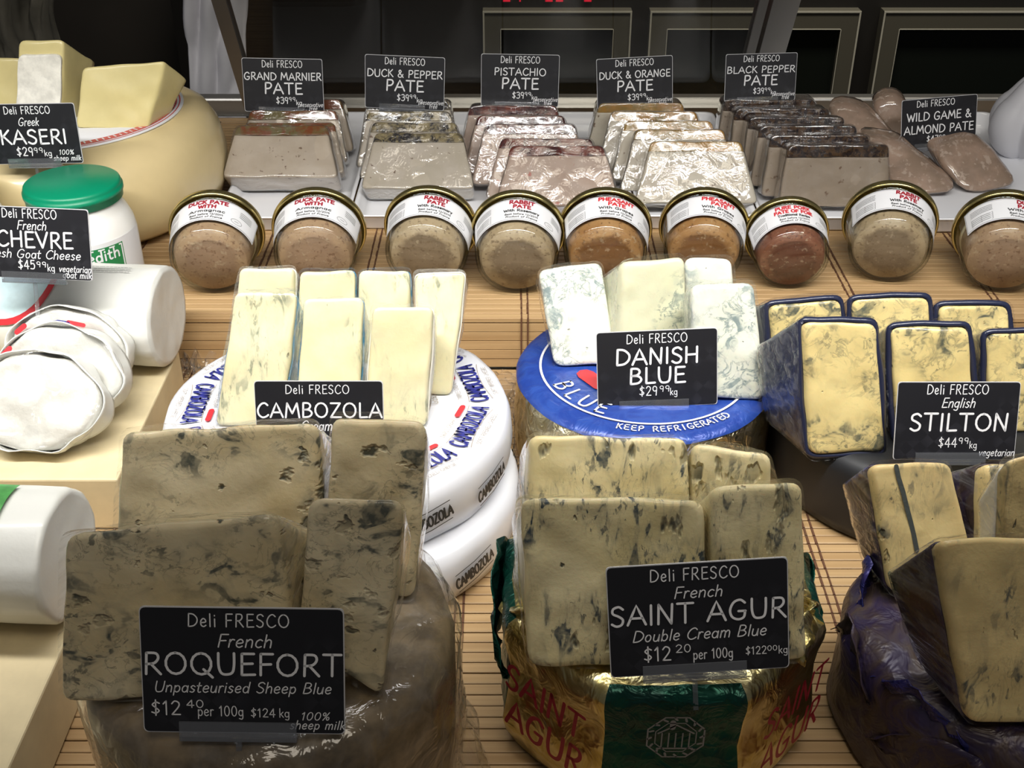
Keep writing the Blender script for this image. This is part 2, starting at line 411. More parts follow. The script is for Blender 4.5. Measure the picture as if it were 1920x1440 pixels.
# ---------------------------------------------------------------- stroke lettering
def _arc(cx, cy, rx, ry, a0=0, a1=360, n=14):
    return [(cx+rx*math.cos(math.radians(a0+(a1-a0)*k/n)), cy+ry*math.sin(math.radians(a0+(a1-a0)*k/n))) for k in range(n+1)]
GL = {
'A': (.78, 'L0,0 .4,1 .78,0|L.14,.34 .66,.34'), 'B': (.66, 'L.06,0 .1,1|C.1,1 .42,.98 .54,.78 .4,.57 .1,.53|C.1,.53 .46,.5 .62,.28 .45,.05 .06,0'),
'C': (.7, 'C.68,.85 .5,1 .25,.9 .06,.55 .1,.2 .32,0 .55,.05 .7,.17'), 'D': (.76, 'L.06,0 .1,1|C.1,1 .45,.95 .72,.66 .7,.32 .45,.06 .06,0'),
'E': (.58, 'L.08,0 .1,1|L.1,1 .56,1|L.09,.52 .5,.54|L.08,0 .58,.02'), 'F': (.55, 'L.08,0 .1,1|L.1,1 .56,1|L.09,.5 .48,.52'),
'G': (.78, 'C.7,.84 .5,1 .22,.88 .06,.5 .14,.14 .4,0 .64,.1 .7,.4|L.72,.42 .42,.42'), 'H': (.74, 'L.08,0 .1,1|L.66,0 .68,1|L.09,.5 .67,.52'),
'I': (.2, 'L.09,0 .11,1'), 'J': (.45, 'C.4,1 .4,.3 .3,.02 .04,.08'), 'K': (.64, 'L.08,0 .1,1|L.58,1 .1,.44|L.22,.55 .64,0'),
'L': (.54, 'L.1,1 .08,0|L.08,0 .54,.02'), 'M': (.94, 'L.04,0 .16,1|L.16,1 .46,.28|L.46,.28 .78,1|L.78,1 .9,0'),
'N': (.74, 'L.06,0 .1,1|L.1,1 .62,0|L.62,0 .68,1'), 'O': (.84, 'O.42,.5,.38,.5'), 'P': (.6, 'L.08,0 .12,1|C.12,1 .48,.98 .58,.74 .42,.5 .1,.45'),
'Q': (.86, 'O.42,.5,.38,.5|L.5,.24 .84,-.14'), 'R': (.66, 'L.08,0 .12,1|C.12,1 .48,.98 .56,.75 .4,.52 .1,.47|L.28,.48 .64,0'),
'S': (.58, 'C.54,.86 .36,1 .12,.9 .1,.66 .34,.51 .52,.33 .46,.08 .24,0 .04,.12'), 'T': (.7, 'L.02,1 .7,1|L.36,1 .34,0'),
'U': (.74, 'C.08,1 .08,.4 .18,.06 .4,0 .6,.1 .67,.45 .68,1'), 'V': (.7, 'L0,1 .36,0|L.36,0 .7,1'), 'W': (.98, 'L0,1 .26,0|L.26,0 .5,.8|L.5,.8 .74,0|L.74,0 .98,1'),
'X': (.66, 'L.04,0 .64,1|L.04,1 .64,0'), 'Y': (.64, 'L0,1 .32,.48|L.64,1 .24,0'), 'Z': (.68, 'L.06,1 .64,1|L.64,1 .04,.02|L.04,.02 .68,.02'),
'a': (.5, 'O.23,.3,.2,.3|L.44,.6 .46,0'), 'b': (.5, 'L.06,1 .06,0|O.26,.3,.2,.3'), 'c': (.44, 'C.42,.54 .26,.62 .08,.45 .07,.15 .24,0 .42,.08'),
'd': (.52, 'O.24,.3,.2,.3|L.46,1 .46,0'), 'e': (.48, 'C.06,.3 .42,.36 .38,.56 .22,.62 .06,.42 .08,.12 .26,0 .44,.1'), 'f': (.34, 'C.36,.96 .22,1 .16,.8 .14,0|L.02,.58 .34,.6'),
'g': (.5, 'O.23,.32,.2,.28|C.44,.6 .44,-.1 .34,-.3 .08,-.24'), 'h': (.5, 'L.06,1 .06,0|C.06,.4 .24,.62 .42,.5 .44,0'), 'i': (.16, 'L.08,.6 .08,0|L.08,.84 .08,.88'),
'j': (.2, 'C.14,.6 .14,-.1 .0,-.28|L.14,.84 .14,.88'), 'k': (.44, 'L.06,1 .06,0|L.4,.6 .08,.26|L.18,.34 .44,0'), 'l': (.16, 'L.08,1 .08,0'),
'm': (.76, 'L.06,.6 .06,0|C.06,.4 .2,.62 .36,.5 .38,0|C.38,.4 .52,.62 .68,.5 .7,0'), 'n': (.5, 'L.06,.6 .06,0|C.06,.4 .24,.62 .42,.5 .44,0'), 'o': (.5, 'O.25,.3,.2,.3'),
'p': (.5, 'L.06,.6 .06,-.3|O.26,.3,.2,.3'), 'q': (.5, 'O.23,.3,.2,.3|L.44,.6 .44,-.3'), 'r': (.34, 'L.06,.6 .06,0|C.06,.36 .18,.6 .34,.58'),
's': (.4, 'C.36,.52 .2,.62 .06,.48 .2,.32 .36,.2 .24,0 .04,.06'), 't': (.34, 'C.14,.9 .12,.2 .2,0 .34,.04|L.0,.6 .32,.62'), 'u': (.5, 'C.06,.6 .06,.15 .2,0 .38,.1 .44,.6|L.44,.6 .46,0'),
'v': (.46, 'L.02,.6 .22,0|L.22,0 .44,.6'), 'w': (.68, 'L.02,.6 .18,0|L.18,0 .34,.5|L.34,.5 .5,0|L.5,0 .66,.6'), 'x': (.44, 'L.02,0 .42,.6|L.02,.6 .42,0'), 'y': (.46, 'L.04,.6 .22,.04|L.44,.6 .14,-.3'), 'z': (.42, 'L.04,.6 .4,.6|L.4,.6 .02,.02|L.02,.02 .42,.02'),
'0': (.6, 'O.3,.5,.25,.5'), '1': (.36, 'L.04,.78 .22,1|L.22,1 .22,0'), '2': (.58, 'C.06,.8 .24,1 .48,.88 .46,.58 .06,.02|L.06,.02 .56,.02'), '3': (.56, 'C.06,.9 .3,1 .5,.8 .38,.56 .2,.53|C.2,.53 .5,.5 .52,.2 .3,0 .04,.08'),
'4': (.6, 'L.42,0 .42,1|L.42,1 .02,.3|L.02,.3 .58,.3'), '5': (.56, 'L.5,1 .12,1|L.12,1 .1,.56|C.1,.56 .36,.66 .52,.4 .4,.06 .04,.06'), '6': (.58, 'C.5,.94 .2,.85 .06,.4 .2,.02 .44,.06 .5,.36 .3,.56 .08,.36'),
'7': (.54, 'L.04,1 .52,1|L.52,1 .18,0'), '8': (.58, 'O.29,.76,.2,.24|O.29,.27,.24,.27'), '9': (.56, 'O.27,.72,.21,.27|L.48,.74 .4,0'),
'$': (.56, 'C.5,.82 .3,.9 .08,.72 .28,.5 .48,.28 .28,.1 .04,.18|L.28,1.06 .28,-.06'), '&': (.74, 'C.7,0 .3,.55 .16,.82 .3,1 .44,.8 .3,.58 .06,.26 .22,0 .5,.1 .66,.42'),
'%': (.7, 'L.58,1 .12,0|O.16,.78,.12,.2|O.54,.22,.12,.2'), '.': (.16, 'L.08,0 .08,.03'), ',': (.16, 'L.1,.04 .04,-.14'), '/': (.4, 'L.02,0 .38,1'), ' ': (.32, ''), "'": (.14, 'L.07,1 .07,.8'), '*': (.4, 'L.2,.4 .2,.8|L.05,.5 .35,.7'), '-': (.4, 'L.05,.4 .35,.4'),
}
_gc = {}
def glyph(ch):
    if ch in _gc: return _gc[ch]
    w, s = GL[ch]; st = []
    for part in filter(None, s.split('|')):
        k = part[0]
        if k == 'O':
            cx, cy, rx, ry = map(float, part[1:].split(',')); st.append(_arc(cx, cy, rx, ry, 90, 450)); continue
        p = [tuple(map(float, q.split(','))) for q in part[1:].split()]
        if k == 'L':
            q = []
            for a, b in zip(p, p[1:]):
                q += [(a[0]+(b[0]-a[0])*j/3, a[1]+(b[1]-a[1])*j/3) for j in range(3)]
            st.append(q+[p[-1]])
        else:
            q = []; e = [p[0]]+p+[p[-1]]
            for i in range(1, len(e)-2):
                for j in range(4):
                    u = j/4; o = []
                    for d in (0, 1):
                        a, b, c, g = e[i-1][d], e[i][d], e[i+1][d], e[i+2][d]
                        o.append(.5*((2*b)+(c-a)*u+(2*a-5*b+4*c-g)*u*u+(3*b-a-3*c+g)*u**3))
                    q.append(tuple(o))
            st.append(q+[p[-1]])
    _gc[ch] = (w, st); return _gc[ch]
def text_width(s, gap=.14): return sum(glyph(c)[0] for c in s) + gap*(len(s)-1)
class Ink:
    """flat lettering gathered in 2D, then laid on a surface"""
    def __init__(s): s.v = []; s.f = []
    def stroke(s, pts, w):
        P = [Vector(p) for p in pts]; n = len(P); L, R = [], []
        for i in range(n):
            d = (P[min(i+1, n-1)]-P[max(i-1, 0)])
            if d.length < 1e-9: d = Vector((1, 0))
            d.normalize(); m = Vector((-d.y, d.x))*w/2
            L.append(P[i]+m); R.append(P[i]-m)
        k = len(s.v); s.v += L+R
        s.f += [(k+i, k+n+i, k+n+i+1, k+i+1) for i in range(n-1)]
        for c, dr in ((P[0], P[0]-P[1]), (P[-1], P[-1]-P[-2])):
            a0 = math.atan2(dr.y, dr.x); k = len(s.v)
            s.v += [c+Vector((math.cos(a0+math.radians(g)), math.sin(a0+math.radians(g))))*w/2 for g in (-90, -45, 0, 45, 90)]
            s.f.append((k, k+1, k+2, k+3, k+4))
    def text(s, txt, cx, y, h, width=None, wt=.1, shear=0, rot=0, gap=.14, align='c', jit=0):
        tw = text_width(txt, gap)*h; kx = (width/tw) if width else 1; tw *= kx
        x = 0; rnd = random.Random(txt)
        ox = {'c': -tw/2, 'l': 0, 'r': -tw}[align]
        cr, sr = math.cos(rot), math.sin(rot)
        for ch in txt:
            w, st = glyph(ch); dy = rnd.uniform(-jit, jit)
            for q in st:
                o = []
                for (a, b) in q:
                    X = (x + a*h)*kx + ox + b*h*shear; Y = (b+dy)*h
                    o.append((cx + X*cr - Y*sr, y + X*sr + Y*cr))
                s.stroke(o, wt*h)
            x += (w+gap)*h
    def lines(s, x0, y0, w, n, dy, h, rng=None):
        rng = rng or random.Random(1)
        for i in range(n):
            x = x0
            while x < x0+w:
                l = rng.uniform(.3, 1)*w*.12; s.stroke([(x, y0-i*dy), (min(x+l, x0+w), y0-i*dy)], h); x += l+w*.03
    def build(s, name, mat, fn, parent):
        return link(name, [fn(p.x, p.y) for p in s.v], s.f, mat, parent, False)

# ---------------------------------------------------------------- setting: room and case
def struct(o): o['kind'] = 'structure'; return o
struct(box('floor', (-3, -.8, -.95), (3, 3.6, -.9), M['floor']))
struct(box('wall_back', (-3, 3.1, -.9), (3, 3.2, 2.2), M['wall']))

STEP, UP = .892, .05
case = thing('display_case', 'long refrigerated deli display case with stepped shelves under the cheeses', 'display case', (0, .3, -.9))
def cbox(name, lo, hi, mat, bevel=0):
    o = box(name, lo, hi, mat, None, bevel); o.parent = case; o.matrix_parent_inverse = Matrix.Translation((0, -.3, .9)); return o
cbox('case_body', (-1.1, .18, -.9), (1.1, 1.44, -.06), M['dark_steel'])
cbox('lower_shelf', (-1.1, .18, -.06), (1.1, STEP+.02, -.0045), M['steel'])
cbox('upper_shelf', (-1.1, STEP+.006, -.0045), (1.1, 1.42, UP-.0045), M['steel'])
cbox('rear_rail', (-1.1, 1.42, UP-.0045), (1.1, 1.44, UP+.02), M['steel'], .003)

# bamboo mat, one piece lying over both shelves and the step between
mat_root = thing('bamboo_mat', 'slatted bamboo mat lying flat on the lower shelf under the front cheeses', 'mat', (0, .6, 0), 0, 'bamboo mats')
mat_up = thing('bamboo_mat', 'slatted bamboo mat on the upper shelf under the jars, hanging over its front step', 'mat', (0, 1.1, UP), 0, 'bamboo mats')
def on_mat(o, rt):
    o.parent = rt; o.matrix_parent_inverse = Matrix.Translation(-rt.location)
mb = MB(); rnd = random.Random(4)
pitch, th = .0089, .0024
y = .24
def slat(lo, hi):
    x0, y0, z0 = lo; x1, y1, z1 = hi; b = .0005
    v = []
    for x in (x0, x1):
        v += [(x, y0, z0), (x, y1, z0), (x, y1, z1-b), (x, y1-b*1.4, z1), (x, y0+b*1.4, z1), (x, y0, z1-b)]
    f = [(0, 1, 2, 3, 4, 5), (11, 10, 9, 8, 7, 6)] + [(i, (i+1) % 6 + 0, 6+(i+1) % 6, 6+i) for i in range(6)]
    mb.add(v, f)
while y < STEP-.003:
    dz = rnd.uniform(-.0003, .0002); slat((-.9, y+.0005, -.004), (.9, y+pitch-.0004, th-.0024+dz)); y += pitch
on_mat(mb.build('slats', M['bamboo'], None), mat_root); mb = MB()
z = .001
while z < UP-.006:
    dz = rnd.uniform(-.0006, .0006)
    mb.box((-.9, STEP-.0005+dz, z), (.9, STEP+.0035, z+pitch-.0008)); z += pitch
y = STEP-.001
while y < 1.40:
    dz = rnd.uniform(-.0003, .0002); slat((-.9, y+.0005, UP-.004), (.9, y+pitch-.0004, UP+dz)); y += pitch
on_mat(mb.build('slats', M['bamboo'], None), mat_up)
tb = MB()
def stitches(xs, y0, y1, z):
    for x in xs:
        for off in (-.0028, .0028):
            yy = y0
            while yy < y1:
                tb.box((x+off-.0007+rnd.uniform(-.0004, .0004), yy-.0012, z-.001), (x+off+.0007, yy+pitch-.0005, z+.0007)); yy += pitch
stitches([-.41, -.285, -.16, -.035, .09, .2145, .34, .46], .24, STEP-.004, .0)
on_mat(tb.build('stitching', M['thread'], None), mat_root); tb = MB()
stitches([-.36, -.234, -.132, .011, .135, .304, .43, .55], STEP, 1.39, UP)
for x in [-.36, -.234, -.132, .011, .135, .304, .43]:
    for off in (-.0028, .0028): tb.box((x+off-.0007, STEP-.002, .001), (x+off+.0007, STEP, UP))
on_mat(tb.build('stitching', M['thread'], None), mat_up)

# rear sliding glass door of the case, leaning towards the customer
lean = math.radians(31)
pane_b = Vector((0, 1.405, UP+.012)); up = Vector((0, -math.sin(lean), math.cos(lean)))
xl, xr = -.3125, .2704
gd = thing('sliding_glass_door', 'tilted glass rear door of the case between two metal stiles', 'glass door', pane_b)
def gp(x, s, d=0): return Vector((x, 0, 0)) + up*s + Vector((0, math.cos(lean), math.sin(lean)))*d
def gbar(name, x0, x1, s0, s1, d0, d1, mat, par=gd):
    v = [gp(x, s, d) for x in (x0, x1) for s in (s0, s1) for d in (d0, d1)]
    return link(name, v, [(0,1,3,2),(4,6,7,5),(0,4,5,1),(2,3,7,6),(0,2,6,4),(1,5,7,3)], mat, par, False)
gbar('pane', xl, xr, .006, .62, 0, .004, M['pane'])
gbar('stile', xl-.0158, xl, 0, .62, -.004, .012, M['steel'])
gbar('stile', xr, xr+.010, 0, .62, -.004, .012, M['steel'])
gbar('bottom_rail', xl, xr, -.006, .006, -.004, .010, M['steel'])
post = thing('door_post', 'wide brushed metal post right of the tilted glass door', 'post', pane_b+Vector((xr+.028, 0, 0)))
for nm, a, b, d0, d1, m_ in (('post_face', -.0125, .0175, -.002, .02, M['steel']),):
    v = [gp(x, s, d) for x in (a, b) for s in (0, .62) for d in (d0, d1)]
    link(nm, v, [(0,1,3,2),(4,6,7,5),(0,4,5,1),(2,3,7,6),(0,2,6,4),(1,5,7,3)], m_, post, False)

# under-bench fridges behind
FY = 2.6
fr = thing('bench_fridge', 'dark under-bench fridge with framed glass doors behind the case', 'fridge', (.4, FY, -.9))
def fbox(name, lo, hi, mat, par, bevel=0):
    o = box(name, lo, hi, mat, None, bevel); o.parent = par
    o.matrix_parent_inverse = Matrix.Translation((-.4, -FY, .9)); return o
fbox('body', (-.75, FY+.03, -.9), (1.7, FY+.45, .12), M['fridge_dark'], fr)
for (x0, x1) in ((-.064, .262), (.302, .762), (.812, 1.45)):
    d = fbox('door', (x0+.035, FY+.012, -.80), (x1-.035, FY+.022, -.16), M['fridge_glass'], fr)
    mbx = MB(); zt, zb, w = -.126, -.84, .04
    mbx.box((x0, FY, zt-w), (x1, FY+.03, zt)); mbx.box((x0, FY, zb), (x1, FY+.03, zb+w))
    mbx.box((x0, FY, zb+w), (x0+w, FY+.03, zt-w)); mbx.box((x1-w, FY, zb+w), (x1, FY+.03, zt-w))
    o = mbx.build('door_frame', M['fridge'], d)
    mbx = MB(); e = .0036
    mbx.box((x0, FY-.002, zt-e), (x1, FY, zt)); mbx.box((x0, FY-.002, zb), (x0+e, FY, zt-e)); mbx.box((x1-e, FY-.002, zb), (x1, FY, zt-e))
    mbx.box((x0+w, FY-.002, zt-w), (x1-w, FY, zt-w+.0016)); mbx.box((x0+w-.0016, FY-.002, zb+w), (x0+w, FY, zt-w)); mbx.box((x1-w, FY-.002, zb+w), (x1-w+.0016, FY, zt-w))
    o = mbx.build('door_edge_glint', M['fridge_edge_glint'], d)  # pale strips stand in for the highlight lines along the frame edges
# red figures of the fridge thermostat
SEG = {'0': 'abcdef', '2': 'abged', '7': 'abc', '5': 'afgcd', '3': 'abgcd'}
mbx = MB()
def seg7(x, z, ch, h=.03, w=.016, t_=.0035):
    R = {'a': (0, h-t_, w, h), 'd': (0, 0, w, t_), 'g': (0, h/2-t_/2, w, h/2+t_/2), 'f': (0, h/2, t_, h), 'e': (0, 0, t_, h/2), 'b': (w-t_, h/2, w, h), 'c': (w-t_, 0, w, h/2)}
    for c in SEG[ch]:
        a = R[c]; mbx.box((x+a[0], FY+.026, z+a[1]), (x+a[2], FY+.031, z+a[3]))
zd = PY(1000, 9, FY).z
for px, s_ in ((962, '27'), (1042, '05'), (1106, '0')):
    x = PY(px, 9, FY).x - .011*len(s_)
    for i, ch in enumerate(s_): seg7(x+i*.023, zd, ch)
o = mbx.build('temperature_display', M['led'], None); o.parent = fr; o.matrix_parent_inverse = Matrix.Translation((-.4, -FY, .9)); o['label'] = 'red lit temperature figures'

def cloth_sheet(name, label, cat, corners, mat, fold, seed, nx=26, nyy=30, amp=.02):
    a, b, c, d = corners                                # top-left, top-right, bottom-right, bottom-left
    base = (c+d)/2; rt = thing(name, label, cat, base)
    v, f = [], []
    for j in range(nyy+1):
        for i in range(nx+1):
            u, w = i/nx, j/nyy
            p = (a.lerp(b, u)).lerp(d.lerp(c, u), w)
            k = abs(nz((u*fold, w*1.6, 0), 1.7, seed))*1.5 + nz((u*fold*2, w*4, 3), 1.5, seed)*.5
            p.y -= k*amp; p.x += nz((0, w*3, 1), 1.0, seed)*amp*.6
            v.append(p-base)
    for j in range(nyy):
        for i in range(nx): q = j*(nx+1)+i; f.append((q, q+1, q+nx+2, q+nx+1))
    o = link('fabric', v, f, mat, rt, True)
    m = o.modifiers.new('thick', 'SOLIDIFY'); m.thickness = .003
    return rt
Y0 = 1.72
cloth_sheet('hanging_cloth', 'white creased cloth hanging behind the left end of the glass door', 'cloth',
            [PY(356, -60, Y0), PY(470, -60, Y0), PY(452, 420, Y0), PY(352, 420, Y0)], M['cloth_white'], 1.6, 2, amp=.022)
cloth_sheet('staff_garment', 'grey draped garment in the dark behind the tall wheel at top left', 'garment',
            [PY(-30, -60, 1.9), PY(140, -60, 1.9), PY(128, 420, 1.9), PY(-30, 420, 1.9)], M['cloth_grey'], 4, 5, amp=.05)

# ---------------------------------------------------------------- signs
def sign(label, cx, cy, wpx, Z, lines, roll=0, leanb=12, yaw=0, tail=.03, asp=.655, top_px=True):
    """price sign; (cx, cy) is the middle of the card, wpx its width in the picture at depth Z"""
    w = wpx*Z/F; h = w*asp
    c = PD(cx, cy, Z)
    rt = thing('price_sign', label, 'sign', c, 0, 'black deli price signs')
    rt.rotation_euler = (Matrix.Rotation(math.radians(yaw), 3, 'Z') @ Matrix.Rotation(math.radians(-leanb), 3, 'X') @ Matrix.Rotation(math.radians(roll), 3, 'Y')).to_euler()
    T = .0009
    out = rounded([(-w/2, -h/2), (w/2, -h/2), (w/2, h/2), (-w/2, h/2)], w*.028, 4, .05)
    def plate(off, t0, t1, nm, mat):
        q = [((p[0]*(1+off/(w/2))), (p[1]*(1+off/(h/2)))) for p in out]
        n = len(q); v = [(x, t0, z) for x, z in q]+[(x, t1, z) for x, z in q]
        f = [tuple(range(n)), tuple(range(2*n-1, n-1, -1))]+[(i, (i+1) % n, n+(i+1) % n, n+i) for i in range(n)]
        return link(nm, v, f, mat, rt, False)
    plate(0, -T/2, T/2, 'border', M['sign_edge'])
    plate(-w*.0055, -T/2-.0003, -T/2+.0001, 'card', M['sign'])
    ink = Ink()
    for L in lines:
        txt, x, yb, ch, wd = L[:5]; k = L[5] if len(L) > 5 else {}
        k = dict(k)
        ink.text(txt, x*w, h/2-yb*h, ch*h, wd*w if wd else None, **k)
    ink.build('lettering', M['print_white'], lambda x, z: (x, -T/2-.0005, z), rt)
    mb2 = MB(); hw = w*.29; b0 = -h/2
    mb2.box((-hw-w*.03, -T/2-.0016, b0-.0035), (hw-w*.03, -T/2-.0007, b0+h*.095))
    mb2.box((-hw-w*.03, -T/2-.0016, b0-.0035), (hw-w*.03, T/2+.0016, b0-.0012))
    mb2.box((-hw-w*.03, T/2+.0007, b0-.0035), (hw-w*.03, T/2+.0016, b0+h*.095))
    if tail: mb2.box((-.0013-w*.03, -.0008, b0-tail), (.0013-w*.03, .0008, b0-.0034))
    mb2.build('clip_holder', M['clear'], rt)['label'] = 'clear plastic clip with a prong'
    return rt
IT = dict(shear=.22, wt=.105, gap=.12)
DF = ('Deli FRESCO', -.01, .155, .105, .495, dict(wt=.1, gap=.2))
def pate_lines(name, wd, y2=.40):
    return [('Deli FRESCO', .0, .165, .125, .5, dict(wt=.11, gap=.2)), (name, 0, y2, .135, wd, dict(wt=.14, jit=.03)), ('PATE', 0, .655, .2, .47, dict(wt=.14, jit=.02)),
            ('$39', -.02, .84, .12, .15, dict(wt=.13)), ('99', .105, .79, .07, .085, dict(wt=.15)), ('kg', .19, .86, .09, .07, dict(wt=.12)),
            ('preservative', .33, .895, .085, .31, dict(shear=.2, wt=.10)), ('free', .36, .965, .085, .1, dict(shear=.2, wt=.10))]

# ---------------------------------------------------------------- leaning cheese pieces
def piece(name, label, cat, corners, base, z, alpha, T, mat, yaw=0, r=.006, group=None, side=None, film_m=None, bs=1.0, bshift=(0, 0),
          seed=0, part='paste', bev=.003, side_off=.0012, side_t=.004, amp=.0012, side_name='rind', drop=.36):
    """a slab whose cut face shows the given picture corners (TL, TR, BR, BL); base = picture point of the face's foot on level z"""
    B = PZ(base[0], base[1], z); al = math.radians(alpha); ya = math.radians(yaw)
    Rz = Matrix.Rotation(ya, 3, 'Z')
    n = Rz @ Vector((0, -math.cos(al), math.sin(al)))
    X = Rz @ Vector((1, 0, 0)); U = Rz @ Vector((0, math.sin(al), math.cos(al)))
    pl = []
    for (px, py) in corners:
        d = PP(px, py, B, n)-B; pl.append((d.dot(X), d.dot(U)))
    lo = min(p[1] for p in pl)
    pl = [(p[0], p[1]-lo) for p in pl]
    rt = thing(name, label, cat, B, ya, group)
    sa, ca = math.sin(al), math.cos(al)
    toP = lambda a, b, t_: (a, b*sa + t_, b*ca)
    out = rounded(pl[::-1], r, 4, .005)
    v, f = slab(out, T, toP, bev, amp, seed, bs, bshift, drop=drop)
    link(part, v, f, mat, rt)
    if side:
        v, f = slab(out, T, toP, bev, amp, seed, bs, bshift, shell=(side_t, side_off), drop=drop)
        o = link(side_name, v, f, side, rt)
        m = o.modifiers.new('thick', 'SOLIDIFY'); m.thickness = side_off*.8; m.offset = -1
    if film_m:
        v, f = slab(out, T, toP, bev, amp*1.5, seed+1, bs, bshift, shell=(.002, side_off+.0012), drop=drop)
        link('plastic_wrap', v, f, film_m, rt)
    return rt, toP, out, pl

# ================================================================ LEFT SIDE
# kaseri wheel
KX, KY, KT = -.452, 1.138, .15
kw = thing('whole_cheese', 'big round yellow cheese wheel with a red ringed label on the upper shelf', 'cheese wheel', (KX, KY, UP+.0012))
lathe('rind', [(0, 0), (.10, 0), (.135, .002), (.150, .012), (.157, .032), (.158, .052), (.154, .074), (.145, .090), (.132, .0985), (.118, .1), (.06, .1), (0, .1)], C['kaseri_rind'], kw, 72, .0012, 18, 1, close=False)
lathe('label', [(0, .1012), (.121, .1012), (.121, .1002)], M['label_paper'], kw, 72, close=False)
ring = Ink()
ring.stroke([(.1175*math.cos(a*math.pi/60), .1175*math.sin(a*math.pi/60)) for a in range(121)], .0012)
ring.stroke([(.1105*math.cos(a*math.pi/60), .1105*math.sin(a*math.pi/60)) for a in range(121)], .0085)
ring.build('label_print', plain('ink_rose', (.62, .10, .10), .5), lambda x, y_: (x, y_, .1016), kw)
ring = Ink(); rn = random.Random(8)
for a in range(0, 360, 3):
    c_, s_ = math.cos(math.radians(a)), math.sin(math.radians(a)); q_ = rn.uniform(.1075, .110); ring.stroke([(q_*c_, q_*s_), (.113*c_, .113*s_)], .0016)
ring.build('label_figures', M['label_paper'], lambda x, y_: (x, y_, .1020), kw)
G = 'wedges on the yellow wheel'
piece('cheese_wedge', 'tall narrow cheese wedge with a white wax end on the yellow wheel', 'cheese', [(35, 82), (120, 80), (117, 250), (28, 250)], (75, 243), KT, 10, .055, C['kaseri'], r=.006, group=G, bs=.9, bshift=(.012, -.004), seed=3)
q = piece('cheese_wedge', 'broad yellow cheese wedge right of the tall waxed wedge', 'cheese', [(152, 128), (312, 115), (276, 246), (140, 244)], (200, 245), KT, 14, .045, C['kaseri'], yaw=4, r=.005, group=G, bs=.8, bshift=(.02, -.006), seed=4)
piece('cheese_wedge', 'pale cheese wedge cut off by the left edge behind the tall waxed wedge', 'cheese', [(-60, 108), (40, 112), (40, 215), (-60, 215)], (0, 212), KT, 10, .04, C['kaseri'], r=.005, group=G, seed=5)
piece('cheese_wedge', 'small cheese wedge peeping out behind the tall waxed wedge', 'cheese', [(100, 104), (140, 103), (152, 205), (100, 205)], (120, 206), KT, 8, .03, C['kaseri'], r=.004, group=G, seed=6)
# white wax end on the tall wedge
for o in [o for o in COL.objects if o.get('label', '').startswith('tall narrow')]:
    B = o.location; al = math.radians(10); n = Vector((0, -math.cos(al), math.sin(al)))
    pl = []
    for p in [(37, 100), (117, 102), (113, 246), (31, 246)]:
        d = PP(p[0], p[1], B, n)-B; pl.append((d.x, d.dot(Vector((0, math.sin(al), math.cos(al))))))
    pl = [(a, max(b, .002)) for a, b in pl]
    out = rounded(pl[::-1], .006, 3, .004)
    v, f = slab(out, .0045, lambda a, b, t_: (a, b*math.sin(al)+t_-.0034, b*math.cos(al)), .0008, .0012, 2)
    link('wax_rind', v, f, C['wax'], o)['label'] = 'white crumbly waxed end'
KL = [('Deli FRESCO', -.02, .165, .12, .5, dict(wt=.11, gap=.2)), ('Greek', -.03, .36, .13, .22, IT), ('KASERI', .0, .66, .23, .72, dict(wt=.14, jit=.02)),
      ('$29', -.12, .86, .14, .18, dict(wt=.12)), ('99', .03, .81, .08, .1, dict(wt=.14)), ('kg', .13, .87, .1, .08, dict(wt=.12)),
      ('100%', .33, .85, .08, .16, dict(shear=.2, wt=.13)), ('sheep milk', .33, .95, .085, .30, dict(shear=.2, wt=.13))]
sign('price sign reading KASERI in front of the yellow wheel', 62, 251, 172, 1.02, KL, roll=-1, leanb=8)

# dairy tubs
def tub(label, x, y_, group):
    rt = thing('yoghurt_tub', label, 'tub', (x, y_, UP), 0, group)
    lathe('body', [(0, 0), (.042, 0), (.0455, .003), (.0465, .02), (.0465, .062), (.045, .072), (.041, .082), (.0382, .087), (.0376, .098), (0, .098)], M['tub_white'], rt, 56)
    lathe('lid', [(0, .1085), (.038, .1085), (.0395, .1075), (.0402, .1055), (.0402, .1035), (.0412, .1030), (.0412, .0995), (.0402, .0990), (.0400, .0935), (.0385, .0930)], M['lid_green'], rt, 64, close=False)['label'] = 'green screw lid'
    R = .0467
    def wrapf(x_, z_): a = x_/R - math.pi/2; return (R*1.004*math.cos(a), R*1.004*math.sin(a), z_)
    def patch(x0, x1, z0, z1, mat, nm, k=1.004, parent=rt):
        v, f = [], []
        for i in range(13):
            a = (x0+(x1-x0)*i/12)/R-math.pi/2
            for z_ in (z0, z1): v.append((R*k*math.cos(a), R*k*math.sin(a), z_))
        for i in range(12): f.append((2*i, 2*i+2, 2*i+3, 2*i+1))
        return link(nm, v, f, mat, parent)
    lb = patch(-.06, .062, .012, .067, M['label_paper'], 'label', 1.002)
    patch(-.026, .034, .034, .063, M['label_green'], 'green_box', 1.004, lb)
    ink = Ink(); ink.text('meredith', .004, .0515, .009, .050, .17); ink.text('dairy', .004, .039, .009, .03, .17)
    for a, b in (((-.0245, .0355), (.0325, .0355)), ((.0325, .0355), (.0325, .0615)), ((.0325, .0615), (-.0245, .0615)), ((-.0245, .0615), (-.0245, .0355))):
        ink.stroke([(a[0]+(b[0]-a[0])*k/6, a[1]+(b[1]-a[1])*k/6) for k in range(7)], .0013)
    ink.build('lettering', M['label_paper'], lambda x_, z_: wrapf(x_*1.0, z_)[:2]+(z_,) if False else tuple(Vector(wrapf(x_, z_)[:2])*1.003)+(z_,), lb)
    i2 = Ink(); i2.text('NATURAL', .006, .022, .0055, .03, .14); 
    i2.build('small_print', M['ink_grey'], lambda x_, z_: tuple(Vector(wrapf(x_, z_)[:2])*1.001)+(z_,), lb)
    return rt
